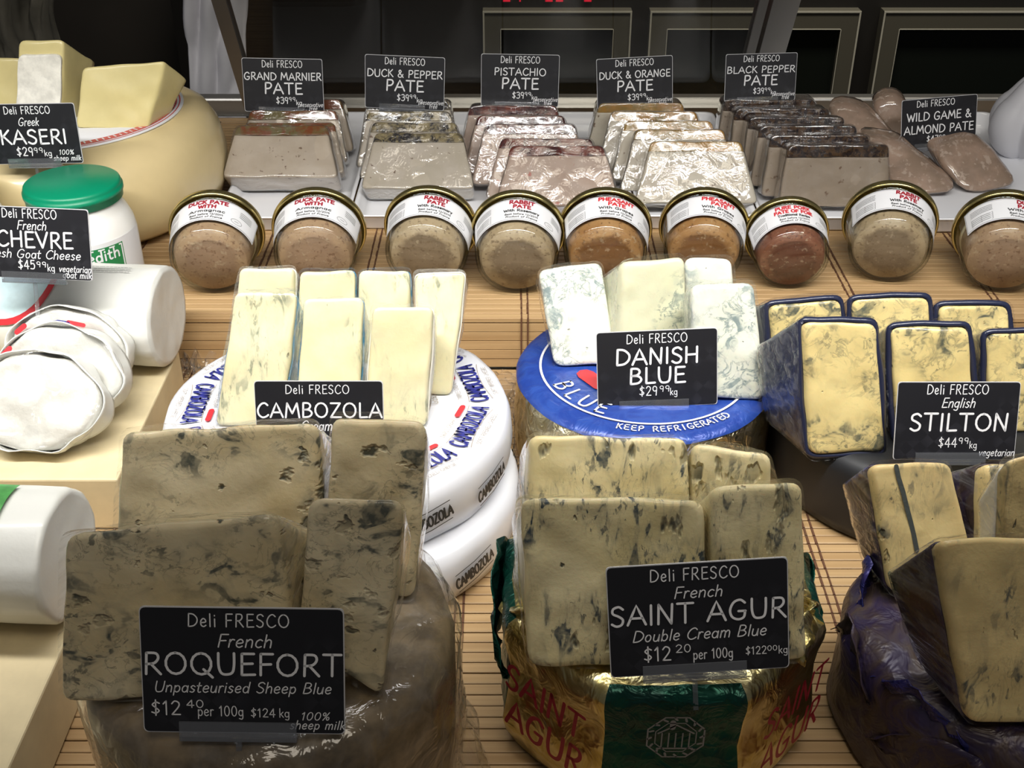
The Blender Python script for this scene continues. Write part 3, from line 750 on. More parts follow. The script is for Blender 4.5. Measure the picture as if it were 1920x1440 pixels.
a = tub('white tub with green lid and green boxed label behind the goat cheese log', -.374, .936, 'green-lidded tubs'); a.rotation_euler.z = math.radians(20)
a = tub('white green-lidded tub cut off by the left edge', -.484, .934, 'green-lidded tubs'); a.rotation_euler.z = math.radians(-10)

# cream boards
BX = -.278
def board(label, lo, hi):
    c = Vector(((lo[0]+hi[0])/2, (lo[1]+hi[1])/2, lo[2])); rt = box('display_board', Vector(lo)-c, Vector(hi)-c, M['board'], None, .0015)
    rt.location = c; return tag(rt, label, 'board', 'cream boards')
BT = .045
board('cream board under the goat cheese log and the wrapped rounds', (-.75, .665, .0008), (BX, .845, BT))
board('cream board at lower left under the green-labelled roll', (-.75, .22, .0008), (-.2605, .60, .05))

# goat cheese log
def log(label, end_c, r, L, yaw, z, mat_body, mat_end, group=None, seed=0, pinch=.006):
    """roll lying along x, its right end facing right; end_c = picture point of the end's middle"""
    e = PZ(end_c[0], end_c[1], z+r); rt = thing('cheese_log', label, 'cheese', (e.x, e.y, z), math.radians(yaw), group)
    v, f = [], []; n = 56; prof = []
    for k in range(16): prof.append((r, -L + L*k/15*.985))
    prof += [(r*.985, -.0025), (r*.95, -.0008), (r*.88, -.0006), (r*.6, -.0018), (r*.3, -.0022)]
    for (rr, x) in prof:
        for k in range(n):
            a = 2*math.pi*k/n
            p = Vector((x, rr*math.cos(a), r + rr*math.sin(a)*.97))
            near = max(0, 1-abs(x+.012)/.03)
            d = nz((x*2, p.y*.7, p.z), 60, seed)*.0008 + near*nz((a*5, x*20, 0), 1.2, seed)*.0016
            if rr > r*.9: p += Vector((0, math.cos(a), math.sin(a)))*d
            else: p.x += nz((p.y, p.z, 1), 50, seed)*.0014
            p.z = max(p.z, .0006); v.append(p)
    R = len(prof)
    for j in range(R-1):
        for k in range(n): f.append((j*n+k, j*n+(k+1) % n, (j+1)*n+(k+1) % n, (j+1)*n+k))
    f.append(tuple(range(n))); f.append(tuple((R-1)*n+k for k in range(n))[::-1])
    link('paper_wrap', v, f, mat_body, rt)
    return rt, (lambda s_, u: (s_, r*1.012*math.cos(u/r+math.pi/2+.0), r + r*.985*math.sin(u/r+math.pi/2)+.0004))
chev, cm = log('long white paper-wrapped goat cheese log with red ring label', (318, 593), .0415, .19, -5, BT, C['paper'], C['chevre'], seed=2)
# label on the log: ring with a mint heart; s along the log, u around it (negative u faces the customer)
def disc_patch(cx, cu, R0, R1, mat, nm, par, fn, k=1.0, n=40, rings=6):
    v, f = [], []
    for j in range(rings+1):
        rr = R0+(R1-R0)*j/rings
        for i in range(n):
            a = 2*math.pi*i/n; v.append(Vector(fn(cx+rr*math.cos(a), cu+rr*math.sin(a))))
    for j in range(rings):
        for i in range(n): f.append((j*n+i, j*n+(i+1) % n, (j+1)*n+(i+1) % n, (j+1)*n+i))
    return link(nm, v, f, mat, par)
cms = lambda s_, u, k=0: tuple(Vector(cm(s_, u)) + Vector((0, cm(s_, u)[1], cm(s_, u)[2]-.0415)).normalized()*k)
CLX, CLU = -.120, .014
disc_patch(CLX, CLU, .0005, .0375, M['label_mint'], 'label', chev, lambda a, b: cms(a, b, .0007), rings=10)
lr = disc_patch(CLX, CLU, .0375, .0425, M['ink_red'], 'label_ring', chev, lambda a, b: cms(a, b, .0008), rings=2)
ink = Ink()
for k, ch in enumerate('CHEVRE'):
    a = math.radians(225+k*15); ink.text(ch, CLX+.040*math.cos(a), CLU+.040*math.sin(a), .0032, None, .16, rot=a+math.pi/2)
ink.build('label_print', M['label_paper'], lambda a, b: cms(a, b, .0012), chev)
ink = Ink(); ink.lines(-.058, .006, .034, 3, .0032, .0006); ink.build('small_print', M['ink_grey'], lambda a, b: cms(a, b, .0007), chev)
ink = Ink(); ink.stroke([(CLX-.008, CLU-.0465), (CLX-.004, CLU-.0465)], .005); ink.build('flag_blue', M['ink_blue'], lambda a, b: cms(a, b, .0009), chev)
ink = Ink(); ink.stroke([(CLX+.004, CLU-.0465), (CLX+.008, CLU-.0465)], .005); ink.build('flag_red', M['ink_red'], lambda a, b: cms(a, b, .0009), chev)
CHL = [('Deli FRESCO', -.03, .15, .125, .49, dict(wt=.1, gap=.2)), ('French', -.02, .31, .12, .26, IT), ('CHEVRE', .0, .555, .215, .68, dict(wt=.13, jit=.02)), ('Fresh Goat Cheese', -.03, .71, .12, .86, IT),
       ('$45', -.09, .865, .125, .15, dict(wt=.11)), ('99', .045, .83, .075, .09, dict(wt=.13)), ('kg', .13, .885, .1, .065, dict(wt=.1)), ('vegetarian', .345, .885, .09, .29, dict(shear=.2, wt=.11)), ('goat milk', .36, .97, .09, .26, dict(shear=.2, wt=.11))]
sign('price sign reading CHEVRE, standing on the goat cheese log', 66, 456, 207, .86, CHL, roll=2.5, leanb=14, tail=.03)

def round_slice(label, cx, cy, z, rx, T, alpha, yaw, seed, marks):
    B = Vector((cx, cy, z)); ky = .80 if seed < 3 else .74
    rt = thing('cheese_round', label, 'cheese', B, math.radians(yaw), 'wrapped goat cheese rounds')
    al = math.radians(alpha); sa, ca = math.sin(al), math.cos(al)
    out = [(rx*math.cos(2*math.pi*k/60)*(1+.03*math.sin(3*k/60*6.28+seed)), rx*ky*(1+math.sin(2*math.pi*k/60))) for k in range(60)]
    # rigid disc: depth runs along the face's inward normal
    toP = lambda a, b, t_: (a, b*sa + t_*ca, T*sa + b*ca - t_*sa)
    v, f = slab(out, T, toP, .005, .004, seed, relief=.0035); link('paste', v, f, C['chevre'], rt)
    v, f = slab(out, T, toP, .005, .005, seed+4, shell=(-.002, .0016)); o = link('paper_wrap', v, f, C['paper'], rt)
    o.modifiers.new('thick', 'SOLIDIFY').thickness = .0008
    v, f = slab([(a*1.02, b*1.01) for a, b in out], .004, lambda a, b, t_: toP(a, b, t_-.003), .002, .003, seed+7, relief=.003)
    link('film_cover', v, f, C['film_loose'], rt)
    for (nm, mat, pts, w) in marks:
        ink = Ink(); ink.stroke(pts, w)
        ink.build(nm, mat, lambda a, b: toP(a, b, -.0042), rt)
    return rt
round_slice('wrapped goat cheese round with red and blue print, nearest the log', -.340, .752, BT, .0455, .017, 25, -4, 1,
            [('print_blue', M['ink_blue'], [(-.012, .061), (-.004, .063), (.004, .062)], .003), ('print_red', M['ink_red'], [(.004, .063), (.016, .061)], .003), ('print_red', M['ink_red'], [(.022, .056), (.030, .050)], .005), ('print_red', M['ink_red'], [(-.036, .054), (-.030, .059)], .004)])
round_slice('middle one of the three wrapped goat cheese rounds', -.337, .720, BT, .0465, .018, 30, -3, 2, [('print_red', M['ink_red'], [(-.040, .050), (-.034, .056)], .004)])
round_slice('frontmost wrapped goat cheese round, plain white, leaning on the others', -.343, .685, BT, .0475, .019, 36, -2, 3, [])

# green-labelled roll
gl, gm = log('white cheese roll with green label at the left edge', (132, 1042), .0405, .30, -4, .05, C['paper'], C['chevre'], seed=6)
def sheet(fn, x0, x1, u0, u1, mat, nm, par, n=14):
    v, f = [], []
    for j in range(n+1):
        for i in range(n+1): v.append(fn(x0+(x1-x0)*i/n, u0+(u1-u0)*j/n))
    for j in range(n):
        for i in range(n): q = j*(n+1)+i; f.append((q, q+1, q+n+2, q+n+1))
    return link(nm, v, f, mat, par)
gms = lambda s_, u: (lambda c: tuple(Vector(c)+Vector((0, c[1], c[2]-.0405)).normalized()*.0012))(gm(s_, u))
gl2 = sheet(gms, -.30, -.028, -.015, .052, plain('leaf_green_label', (.10, .36, .10), .35, var=.3, ns=60, coat=.6), 'green_label', gl)
ink = Ink(); ink.stroke(_arc(-.045, .012, .006, .006), .001); ink.stroke(_arc(-.053, .024, .004, .004, 0, 300), .0016); ink.lines(-.10, .03, .04, 4, .006, .0009)
ink.build('label_print', M['label_paper'], lambda a, b: tuple(Vector(gms(a, b))*1.0+Vector((0, 0, .0006))), gl2)

# ================================================================ PATES
TZ = UP+.012
def tray(label, x0, x1, y0, y1):
    w, d = x1-x0, y1-y0; rt = thing('serving_tray', label, 'tray', ((x0+x1)/2, (y0+y1)/2, UP), 0, 'white trays under the pates')
    prof = [(-.010, .0005), (-.004, .0005), (0, .002), (.004, .012), (.0065, .018), (.008, .0185), (.0085, .0175), (.007, .013), (.003, .004), (0, .0035)]
    def rect(off, z):
        r = rounded([(-w/2+.0085-off, -d/2+.0085-off), (w/2-.0085+off, -d/2+.0085-off), (w/2-.0085+off, d/2-.0085+off), (-w/2+.0085-off, d/2-.0085+off)], .012, 5, 9)
        return [(p[0], p[1], z) for p in r]
    rings = [rect(o_, z_) for o_, z_ in [(-.012, .0005), (0, .0005), (.003, .003), (.0065, .016), (.0085, .0172), (.0085, .0184), (.0062, .0184), (.0035, .0165), (.0, .006), (-.006, .0045), (-.02, .0045)]]
    n = len(rings[0]); v = [p for r in rings for p in r]
    f = [(j*n+i, j*n+(i+1) % n, (j+1)*n+(i+1) % n, (j+1)*n+i) for j in range(len(rings)-1) for i in range(n)]
    f += [tuple(range(n))[::-1], tuple((len(rings)-1)*n+i for i in range(n))]
    link('tray_body', v, f, M['white_ceramic'], rt); return rt
TRAYZ = UP+.0047
def xa(px, py, z): return PZ(px, py, z).x
YF, YB = 1.00, 1.385
ty = 408
edges = [400, 655, 938, 1196, 1425, 1664]
names = ['white tray under the grand marnier pate', 'white tray under the duck and pepper pate', 'white tray under the pistachio pate', 'white tray under the duck and orange pate', 'white tray under the black pepper pate']
YF = PZ(560, 408, UP+.018).y
xs = [PZ(e, 408, UP+.018).x for e in edges]
for i, nm in enumerate(names): tray(nm, xs[i]+.001, xs[i+1]-.001, YF+(.004 if i % 2 else 0), 1.375)
WT0 = PZ(1668, 390, UP+.018)
tray('white tray under the coarse wild game pate slabs', WT0.x+.001, WT0.x+.20, YF-.004, 1.375)

def pate_mat(name, a, b, spec=(.14, .09, .06), ss=140, amount=.66):
    t = NT(name); co = t.coord()
    c = t.mix(t.rng(t.noise(co, 40, 3), .4, .6), a, b)
    c = t.mix(t.rng(t.noise(co, ss, 2), amount, amount+.06), c, spec)
    t.bsdf(Base__Color=c, Roughness=.5, Normal=t.bump(t.noise(co, 300, 3), .25, .0008), Specular__IOR__Level=.4); return t.m
def jelly(name, a, b, ss=60):
    t = NT(name); co = t.coord(); n = t.noise(co, ss, 4, .65, .5)
    t.bsdf(Base__Color=t.mix(t.rng(n, .42, .58), a, b), Roughness=.2, Normal=t.bump(t.noise(co, 160, 3), .5, .0015), Coat__Weight=.8, Coat__Roughness=.08); return t.m
PM = {'gm': pate_mat('pate_beige', (0.370, 0.311, 0.244), (0.340, 0.281, 0.215)), 'dp': pate_mat('pate_cream', (0.385, 0.340, 0.281), (0.355, 0.311, 0.244)),
      'pi': pate_mat('pate_rose', (0.355, 0.274, 0.222), (0.333, 0.244, 0.192), (0.311, 0.089, 0.059), 90, .68), 'do': pate_mat('pate_pale', (0.429, 0.392, 0.318), (0.400, 0.355, 0.281)),
      'bp': pate_mat('pate_grey_brown', (0.281, 0.229, 0.178), (0.252, 0.200, 0.148)),
      'wg': pate_mat('coarse_pate', (.36, .25, .185), (.27, .19, .135), (.43, .33, .26), 130, .58)}
JM = {'gm': jelly('jelly_olive_red', (0.118, 0.096, 0.037), (0.148, 0.044, 0.015)), 'dp': jelly('jelly_dark_pepper', (0.015, 0.013, 0.015), (0.222, 0.178, 0.089), 90), 'pi': jelly('jelly_dark_red', (0.044, 0.015, 0.016), (0.133, 0.030, 0.018)),
      'do': jelly('jelly_amber', (0.311, 0.163, 0.037), (0.222, 0.148, 0.044)), 'bp': jelly('peppercorn_crust', (0.015, 0.009, 0.009), (0.067, 0.037, 0.018), 200)}
def slice_(label, key, xc, Y, alpha, t_, h, wb, wt, group, seed, jh=.010, yaw=0):
    al = math.radians(alpha); z0 = TRAYZ + t_*math.sin(al)+.0022
    rt = thing('pate_slice', label, 'pate slice', (xc, Y, z0), math.radians(yaw), group, rot=(-al, 0, math.radians(yaw)))
    toP = lambda a, b, d: (a, d, b)
    k = (h-jh)/h; wm = wb+(wt-wb)*k
    v, f = slab(rounded([(-wb/2, 0), (wb/2, 0), (wm/2, h-jh), (-wm/2, h-jh)], [.006, .006, .001, .001], 4, .006), t_, toP, .002, .0012, seed); link('pate', v, f, PM[key], rt)
    v, f = slab(rounded([(-wm/2-.0002, h-jh-.0002), (wm/2+.0002, h-jh-.0002), (wt/2, h), (-wt/2, h)], [.001, .001, .006, .006], 4, .005), t_, toP, .002, .001, seed+2)
    link('topping', v, f, JM[key], rt)
    fo = rounded([(-wb/2-.001, -.0008), (wb/2+.001, -.0008), (wt/2+.001, h+.001), (-wt/2-.001, h+.001)], .007, 4, .006)
    v, f = slab(fo, t_+.001, lambda a, b, d: (a, d-.0009, b), .002, .0016, seed+7, relief=.0012); link('plastic_wrap', v, f, C['film_shiny' if key in ('dp', 'pi', 'do') else 'film_pate'], rt)
    return rt
def row(key, specs, gname, labels, h, wb, wt, jh=.010):
    """specs front to back: (x, gap to the slice behind is automatic) (xc, alpha, thickness[, extra gap])"""
    Y = None; prev = None
    for i, s_ in enumerate(specs):
        xc, al_d, tt = s_[:3]; al = math.radians(al_d)
        if Y is None: Y = s_[3]
        else:
            pY, pa, pt = prev
            ybt = pY + h*math.sin(pa)+pt*math.cos(pa); zbt = h*math.cos(pa)
            c1 = ybt - (zbt - tt*math.sin(al))*math.tan(al)
            c2 = pY + pt*math.cos(pa) + tt*math.sin(al)*math.tan(pa)
            Y = max(c1, c2) + .003 + (s_[3] if len(s_) > 3 else 0)
        slice_(labels[i], key, xc, Y, al_d, tt, h, wb, wt, gname, i+len(key)*7+ord(key[0]), jh)
        prev = (Y, al, tt)
ordw = lambda nm, n: ['front slice of the %s' % nm] + [['second', 'third', 'fourth', 'fifth', 'sixth', 'seventh'][i]+' slice from the front of the %s' % nm for i in range(n-1)]
def pxy(px, py, z): return PZ(px, py, z)
a = pxy(518, 338, TRAYZ+.028)
row('gm', [(a.x+.003, 44, .040, a.y+.004), (a.x+.003, 40, .020), (a.x+.002, 30, .022), (a.x+.004, 18, .03)], 'grand marnier pate slices', ordw('grand marnier pate row', 4), .056, .118, .094)
a = pxy(776, 352, TRAYZ+.025)
row('dp', [(a.x+.004, 44, .032, a.y), (a.x-.004, 38, .022, .004), (a.x-.012, 30, .022), (a.x-.014, 18, .03)], 'duck and pepper pate slices', ordw('duck and pepper pate row', 4), .060, .114, .088)
a = pxy(1046, 388, TRAYZ+.018)
row('pi', [(a.x, 40, .026, a.y), (a.x-.010, 38, .018), (a.x-.026, 30, .024), (a.x-.036, 26, .020), (a.x-.044, 14, .03)], 'pistachio pate slices', ordw('pistachio pate row', 5), .062, .124, .092)
a = pxy(1306, 384, TRAYZ+.016)
row('do', [(a.x, 34, .028, a.y), (a.x-.012, 30, .026), (a.x-.020, 30, .022), (a.x-.032, 26, .022), (a.x-.044, 8, .034)], 'duck and orange pate slices', ordw('duck and orange pate row', 5), .062, .122, .090)
a = pxy(1562, 392, TRAYZ+.006)
row('bp', [(a.x, 14, .024, a.y), (a.x-.012, 14, .024), (a.x-.018, 14, .024), (a.x-.024, 12, .024), (a.x-.034, 10, .026), (a.x-.042, 8, .030)], 'black pepper pate slices', ordw('black pepper pate row', 6), .062, .112, .100, .012)
# coarse wild game slabs
def lump(label, corners, base, T, alpha, yaw, seed):
    rt, toP, out, pl = piece('pate_slab', label, 'pate slice', corners, base, TRAYZ, alpha, T, PM['wg'], yaw, .022, 'wild game pate slabs', seed=seed, part='pate', bev=.011, amp=.003, film_m=None, drop=0)
    v, f = slab([(a_*1.0, b_) for a_, b_ in out], T+.001, lambda x, y_, t_: toP(x, y_, t_-.0012), .0105, .003, seed, relief=.001); link('plastic_wrap', v, f, C['film_pate'], rt)
lump('wild game pate slab at front, second from the right end', [(1606, 262), (1684, 268), (1806, 372), (1690, 384)], (1745, 380), .036, 52, -10, 2)
lump('speckled wild game pate slab at front right end, before its sign', [(1748, 280), (1838, 256), (1925, 355), (1812, 376)], (1860, 368), .036, 50, 6, 3)
lump('wild game pate slab tucked against the black pepper row', [(1548, 210), (1620, 206), (1700, 300), (1600, 330)], (1650, 322), .034, 50, -10, 4)
lump('wild game pate slab standing at the very back behind its sign', [(1636, 190), (1690, 176), (1740, 285), (1650, 285)], (1690, 283), .03, 18, -8, 5)

# pate signs
sign('price sign for grand marnier pate', 531, 160, 150, 1.27, pate_lines('GRAND MARNIER', .96), 1, 10, tail=.02)
sign('price sign for duck and pepper pate', 759, 155, 149, 1.27, pate_lines('DUCK & PEPPER', .94), 2.5, 10, tail=.02)
sign('price sign for pistachio pate', 975, 151, 146, 1.27, pate_lines('PISTACHIO', .66), 1, 10, tail=.02)
sign('price sign for duck and orange pate', 1190, 155, 142, 1.27, pate_lines('DUCK & ORANGE', .93), -3, 10, tail=.02)
sign('price sign for black pepper pate', 1426, 145, 133, 1.28, pate_lines('BLACK PEPPER', .95), -1.5, 10, tail=.02)
sign('price sign for wild game and almond pate', 1760, 229, 140, 1.26, [('Deli FRESCO', -.05, .165, .125, .5, dict(wt=.11, gap=.2)), ('WILD GAME &', .0, .44, .16, .85, dict(wt=.13, jit=.02)),
     ('ALMOND PATE', .0, .70, .16, .92, dict(wt=.13, jit=.02)), ('$47', -.08, .88, .12, .15, dict(wt=.12)), ('99', .05, .83, .07, .085, dict(wt=.14)), ('kg', .14, .89, .09, .07)], -5, 12, tail=.03)

# garlic bulb ornament
gp_ = PZ(1906, 296, UP+.0)
gb = thing('garlic_bulb', 'large white garlic bulb at the right edge of the upper shelf', 'garlic', (gp_.x+.008, gp_.y, UP))
v, f = [], []
NA, NB = 60, 28
for j in range(NB+1):
    ph = math.pi*j/NB
    for i in range(NA):
        a = 2*math.pi*i/NA
        r_ = .048*math.sin(ph)*(.66+.40*abs(math.cos(a*2.5+.9))**.6)
        zz = .040-.042*math.cos(ph)
        if ph > 2.4: r_ = max(r_, .007*(1-(ph-2.4)/.9)); zz += (ph-2.4)*.035
        v.append((r_*math.cos(a), r_*math.sin(a), max(zz, .0005)))
for j in range(NB):
    for i in range(NA): f.append((j*NA+i, j*NA+(i+1) % NA, (j+1)*NA+(i+1) % NA, (j+1)*NA+i))
link('cloves', v, f, M['garlic'], gb)

# ================================================================ JARS
def fill_mat(name, a, b, dark, centre, ss=110):
    t = NT(name); co = t.coord()
    c = t.mix(t.rng(t.noise(co, 50, 4), .38, .62), a, b)
    sp = t.node('ShaderNodeSeparateXYZ'); t.set(sp.inputs[0], t.coord(rand=False))
    r = t.math('SQRT', t.math('ADD', t.math('MULTIPLY', sp.outputs[0], sp.outputs[0]), t.math('MULTIPLY', sp.outputs[1], sp.outputs[1])))
    r = t.math('ADD', r, t.math('MULTIPLY', t.math('SUBTRACT', t.noise(co, 90, 3), .5), .016))
    c = t.mix(t.rng(r, .0205, .0265), centre, c)
    c = t.mix(t.math('MULTIPLY', t.rng(t.noise(co, ss*2.4, 3), .56, .66), .8), c, dark)
    c = t.mix(t.math('MULTIPLY', t.rng(t.noise(co, ss*1.6, 2), .60, .70), .35), c, (.6, .48, .34))
    t.bsdf(Base__Color=c, Roughness=.4, Normal=t.bump(t.noise(co, 200, 3), .3, .001)); return t.m
FM = {'duck': fill_mat('duck_filling', (.37, .235, .15), (.43, .28, .17), (.18, .09, .055), (.34, .215, .145)), 'rabbit': fill_mat('rabbit_filling', (.40, .29, .18), (.45, .34, .23), (.16, .10, .06), (.235, .165, .11)),
      'pheasant': fill_mat('pheasant_filling', (.36, .175, .065), (.42, .23, .10), (.16, .07, .03), (.20, .085, .03)), 'pork': fill_mat('pork_filling', (.20, .072, .042), (.25, .10, .06), (.09, .03, .02), (.14, .05, .03))}
FAT = plain('fat_layer', (.66, .56, .36), .4, var=.15, ns=80)
HL, RB, RL = .047, .0355, .0402
def jar(label, px, py, kind, lines, yaw, roll, red='ink_maroon', sc=1):
    """(px, py) = picture point where the bottom edge touches the mat"""
    B = PZ(px, py, UP); dl = math.radians(9.6)
    rt = thing('pate_jar', label, 'jar', (0, 0, 0), 0, 'pate jars lying in a row')
    Mx = Matrix.Rotation(math.radians(yaw), 3, 'Z') @ Matrix.Rotation(-(math.pi/2-dl), 3, 'X') @ Matrix.Rotation(math.radians(roll), 3, 'Z')
    rt.rotation_euler = Mx.to_euler(); rt.scale = (sc, sc, sc); rt.location = B + Vector((0, 0, RB*sc*math.cos(dl)+.0006))
    g = [(0, .0022), (RB*.72, .0020), (RB*.80, .0), (RB*.93, .0004), (RB, .004), (RB+.0012, .010), (RL-.001, HL-.006), (RL, HL)]
    lathe('glass', g + [(RL-.0022, HL), (RL-.003, HL-.006), (RB-.0012, .010), (RB-.0022, .0055), (RB*.9, .0035), (0, .0035)], M['glass'], rt, 56, close=False)
    k = random.Random(px)
    fill = lathe('filling', [(0, .0042), (RB*.86, .0042), (RB-.0045, .0062), (RB-.0028, .011), (RL-.005, HL-.013), (RL-.006, HL-.011), (0, HL-.010)], FM[kind], rt, 48, .0006, 60, k.random()*9, close=False)
    if kind == 'duck' or k.random() < .5:
        fl = lathe('fat_layer', [(RB*.9, HL-.0142), (RL-.0042, HL-.0135), (RL-.0038, HL-.010), (0, HL-.0095)], FAT, rt, 40, .0008, 50, 3, close=False)
    lid = lathe('lid', [(0, HL+.0085), (RL*.9, HL+.0085), (RL+.0005, HL+.0075), (RL+.0022, HL+.006), (RL+.0028, HL+.003), (RL+.0026, HL+.0005), (RL+.0018, HL-.0015), (RL+.0005, HL-.001)], M['gold_lid'], rt, 60, close=False)
    lid['label'] = 'gold metal lid'
    z0, z1 = .0125, .0415
    rad = lambda z_: RB+.0012+(RL-.001-RB-.0012)*(z_-.010)/(HL-.016) + .0004
    def onc(x, z_, e=0): r_ = rad(z_)+e; a = x/.039 - math.pi/2; return (r_*math.cos(a), r_*math.sin(a), z_)
    v, f = [], []; n, A = 40, .054
    for i in range(n+1):
        for j in range(5): v.append(onc(-A+2*A*i/n, z0+(z1-z0)*j/4))
    for i in range(n):
        for j in range(4): f.append((i*5+j, (i+1)*5+j, (i+1)*5+j+1, i*5+j+1))
    lab = link('label', v, f, M['label_paper'], rt)
    R_ = Ink(); B_ = Ink(); yy = z1-.0064
    big = [l for l in lines if l[1] == 'r']; sub = [l for l in lines if l[1] == 'k']
    for tx, _ in big:
        R_.text(tx, .002, yy, .0042, min(.038, text_width(tx)*.0042*1.2), .31); yy -= .0060
    for tx, _ in sub:
        B_.text(tx, .002, yy+.0010, .0032, .032, .24); yy -= .0044
    B_.text('Best before 12/2019', .002, yy+.0008, .0022, .030, .19); yy -= .0036
    B_.text('Product of France', .002, max(yy+.0008, z0+.0018), .0022, .029, .19, shear=.2)
    B_.lines(-.047, z1-.006, .020, 4, .0021, .0005, k)
    for i in range(5): B_.stroke([(-.047+.0, z1-.016-i*.0024), (-.027, z1-.016-i*.0024)], .00022)
    for x_ in (-.047, -.037, -.027): B_.stroke([(x_, z1-.016), (x_, z1-.0256)], .00022)
    B_.lines(-.046, z1-.0170, .017, 4, .0024, .0005, k)
    B_.stroke(_arc(.030, z0+.007, .0055, .0032), .0003); B_.lines(.028, z0+.007, .004, 1, .002, .0004, k); B_.lines(.032, z1-.007, .013, 4, .0022, .0005, k)
    e = .0012
    for (a, b) in (((-A+e, z0+e), (A-e, z0+e)), ((-A+e, z1-e), (A-e, z1-e)), ((-A+e, z0+e), (-A+e, z1-e)), ((A-e, z0+e), (A-e, z1-e))):
        B_.stroke([(a[0]+(b[0]-a[0])*q/20, a[1]+(b[1]-a[1])*q/20) for q in range(21)], .0003)
    R_.build('heading', M[red], lambda x, z_: onc(x, z_, .0003), lab); B_.build('small_print', M['ink_black'], lambda x, z_: onc(x, z_, .0003), lab)
    return rt
DUCKA = [('DUCK PATE', 'r'), ('WITH', 'r'), ('Armagnac', 'k')]; RAB = [('RABBIT', 'r'), ('PATE', 'r'), ('With Rosemary', 'k')]
PHE = [('PHEASANT', 'r'), ('PATE', 'r'), ('With Grapes', 'k')]; PORK = [('PURE PORK', 'r'), ('PATE OF FOIE', 'r'), ('Traditional Recipe', 'k')]
jar('duck pate jar at the left end, beside the yellow wheel', 405, 562, 'duck', DUCKA, 4, -4)
jar('duck pate jar, second from the left end', 596, 556, 'duck', DUCKA, 2, -2)
jar('rabbit pate jar in front of the duck and pepper tray', 800, 552, 'rabbit', RAB, -3, 10)
jar('rabbit pate jar standing over open mat in the middle of the row', 968, 562, 'rabbit', RAB, -2, 3)
jar('orange-brown pheasant pate jar behind the white left blue cheese', 1132, 556, 'pheasant', PHE, -3, 10, 'ink_red')
jar('pheasant pate jar half hidden behind the tall blue cheese pieces', 1312, 546, 'pheasant', PHE, -8, 14, 'ink_red', .96)
jar('dark red pork pate jar', 1478, 552, 'pork', PORK, -2, -4, 'ink_red', .90)
jar('rabbit pate jar turned to the right with a wide glassy base', 1655, 540, 'rabbit', RAB, -14, 12)
jar('duck pate jar near the right edge with a yellow spot', 1868, 560, 'duck', [('DUCK', 'r'), ('PATE', 'r'), ('With Cepes', 'k')], -14, 14)
jar('duck pate jar cut off by the right edge', 2058, 556, 'duck', [('DUCK', 'r'), ('PATE', 'r'), ('With Cepes', 'k')], -6, 0)

# ================================================================ CAMBOZOLA
CT = .09
cc = PZ(632, 758, CT); CR = .1225
def printed_wheel(label, x, y_, z, top):
    rt = thing('whole_cheese', label, 'cheese wheel', (x, y_, z), 0, 'white printed soft cheese wheels')
    H = .0447
    lathe('wrapper', [(0, .0004), (.112, .0004), (.120, .003), (CR, .011), (CR+.001, .022), (CR, .034), (.1195, .042), (.115, H-.0003), (.106, H), (.05, H), (0, H)], C['wheel_paper'], rt, 96, .0016, 40, 3 if top else 8, close=False)
    ink = Ink(); gy = Ink(); rd = Ink()
    if top:
        for k in range(11):
            a = math.radians(k*360/11+16); c_, s_ = math.cos(a), math.sin(a)
            def put(I, tx, rr, h, w, wt, dx=0): I.text(tx, rr*c_ - dx*s_, rr*s_ + dx*c_, h, w, wt, rot=a+math.pi/2, gap=.1)
            put(ink, 'CAMBOZOLA', .1040, .0120, .050, .135); put(gy, 'SOFT RIPENED CHEESE', .1125, .0032, .038, .1); put(gy, 'TRIPLE CREAM', .0868, .0032, .024, .1, -.007)
            for q, sg in ((.1075, 1), (.0900, -.8)):
                gy.stroke([((q-.0026*(1-w_*w_)*sg)*c_ - w_*.024*s_, (q-.0026*(1-w_*w_)*sg)*s_ + w_*.024*c_) for w_ in [x_/6-1 for x_ in range(13)]], .0005)
            p0 = Vector((.0862*c_ - .0155*s_, .0862*s_ + .0155*c_)); d_ = Vector((-s_, c_))*.0058
            rd.stroke([p0-d_, p0+d_], .0040)
        for rr in (.066, .062): gy.stroke([(rr*math.cos(j*math.pi/60), rr*math.sin(j*math.pi/60)) for j in range(121)], .0008)
        gy.text('GERMANY', .062*math.cos(.2)+.008, .062*math.sin(.2), .005, .026, .1, rot=.2+math.pi/2)
        fl = lambda x_, y__: (x_, y__, H+.0013)
        ink.build('wheel_lettering', M['ink_blue'], fl, rt); gy.build('fine_print', M['ink_brown'], fl, rt); rd.build('red_flags', M['ink_red'], fl, rt)
    sd = Ink(); RR = CR+.0028; k = 0; rn = random.Random(5 if top else 6)
    for a in [i*360/13+(0 if top else 14) for i in range(13)]:
        x_ = math.radians(a)*RR; zz = rn.uniform(.012, .020); ro = rn.uniform(.1, .35)
        sd.text('CAMBOZOLA', x_, zz, .0082, .036, .2, rot=ro)
        for off in (-.0035, .0120): sd.stroke([(x_-.017*math.cos(ro)-off*math.sin(ro), zz-.017*math.sin(ro)+off*math.cos(ro)), (x_-off*math.sin(ro), zz+off*math.cos(ro)), (x_+.017*math.cos(ro)-off*math.sin(ro), zz+.017*math.sin(ro)+off*math.cos(ro))], .0007)
    sd.build('side_lettering', M['ink_black'], lambda x_, z_: (RR*math.cos(x_/RR), RR*math.sin(x_/RR), z_), rt)
    return rt
printed_wheel('lower white printed cheese wheel of the stack of two', cc.x+.006, cc.y-.014, 0, False)
printed_wheel('upper white wheel with blue lettering around its top, under the cream wedges', cc.x, cc.y, .045, True)
G = 'cream wedges on the white printed wheel'
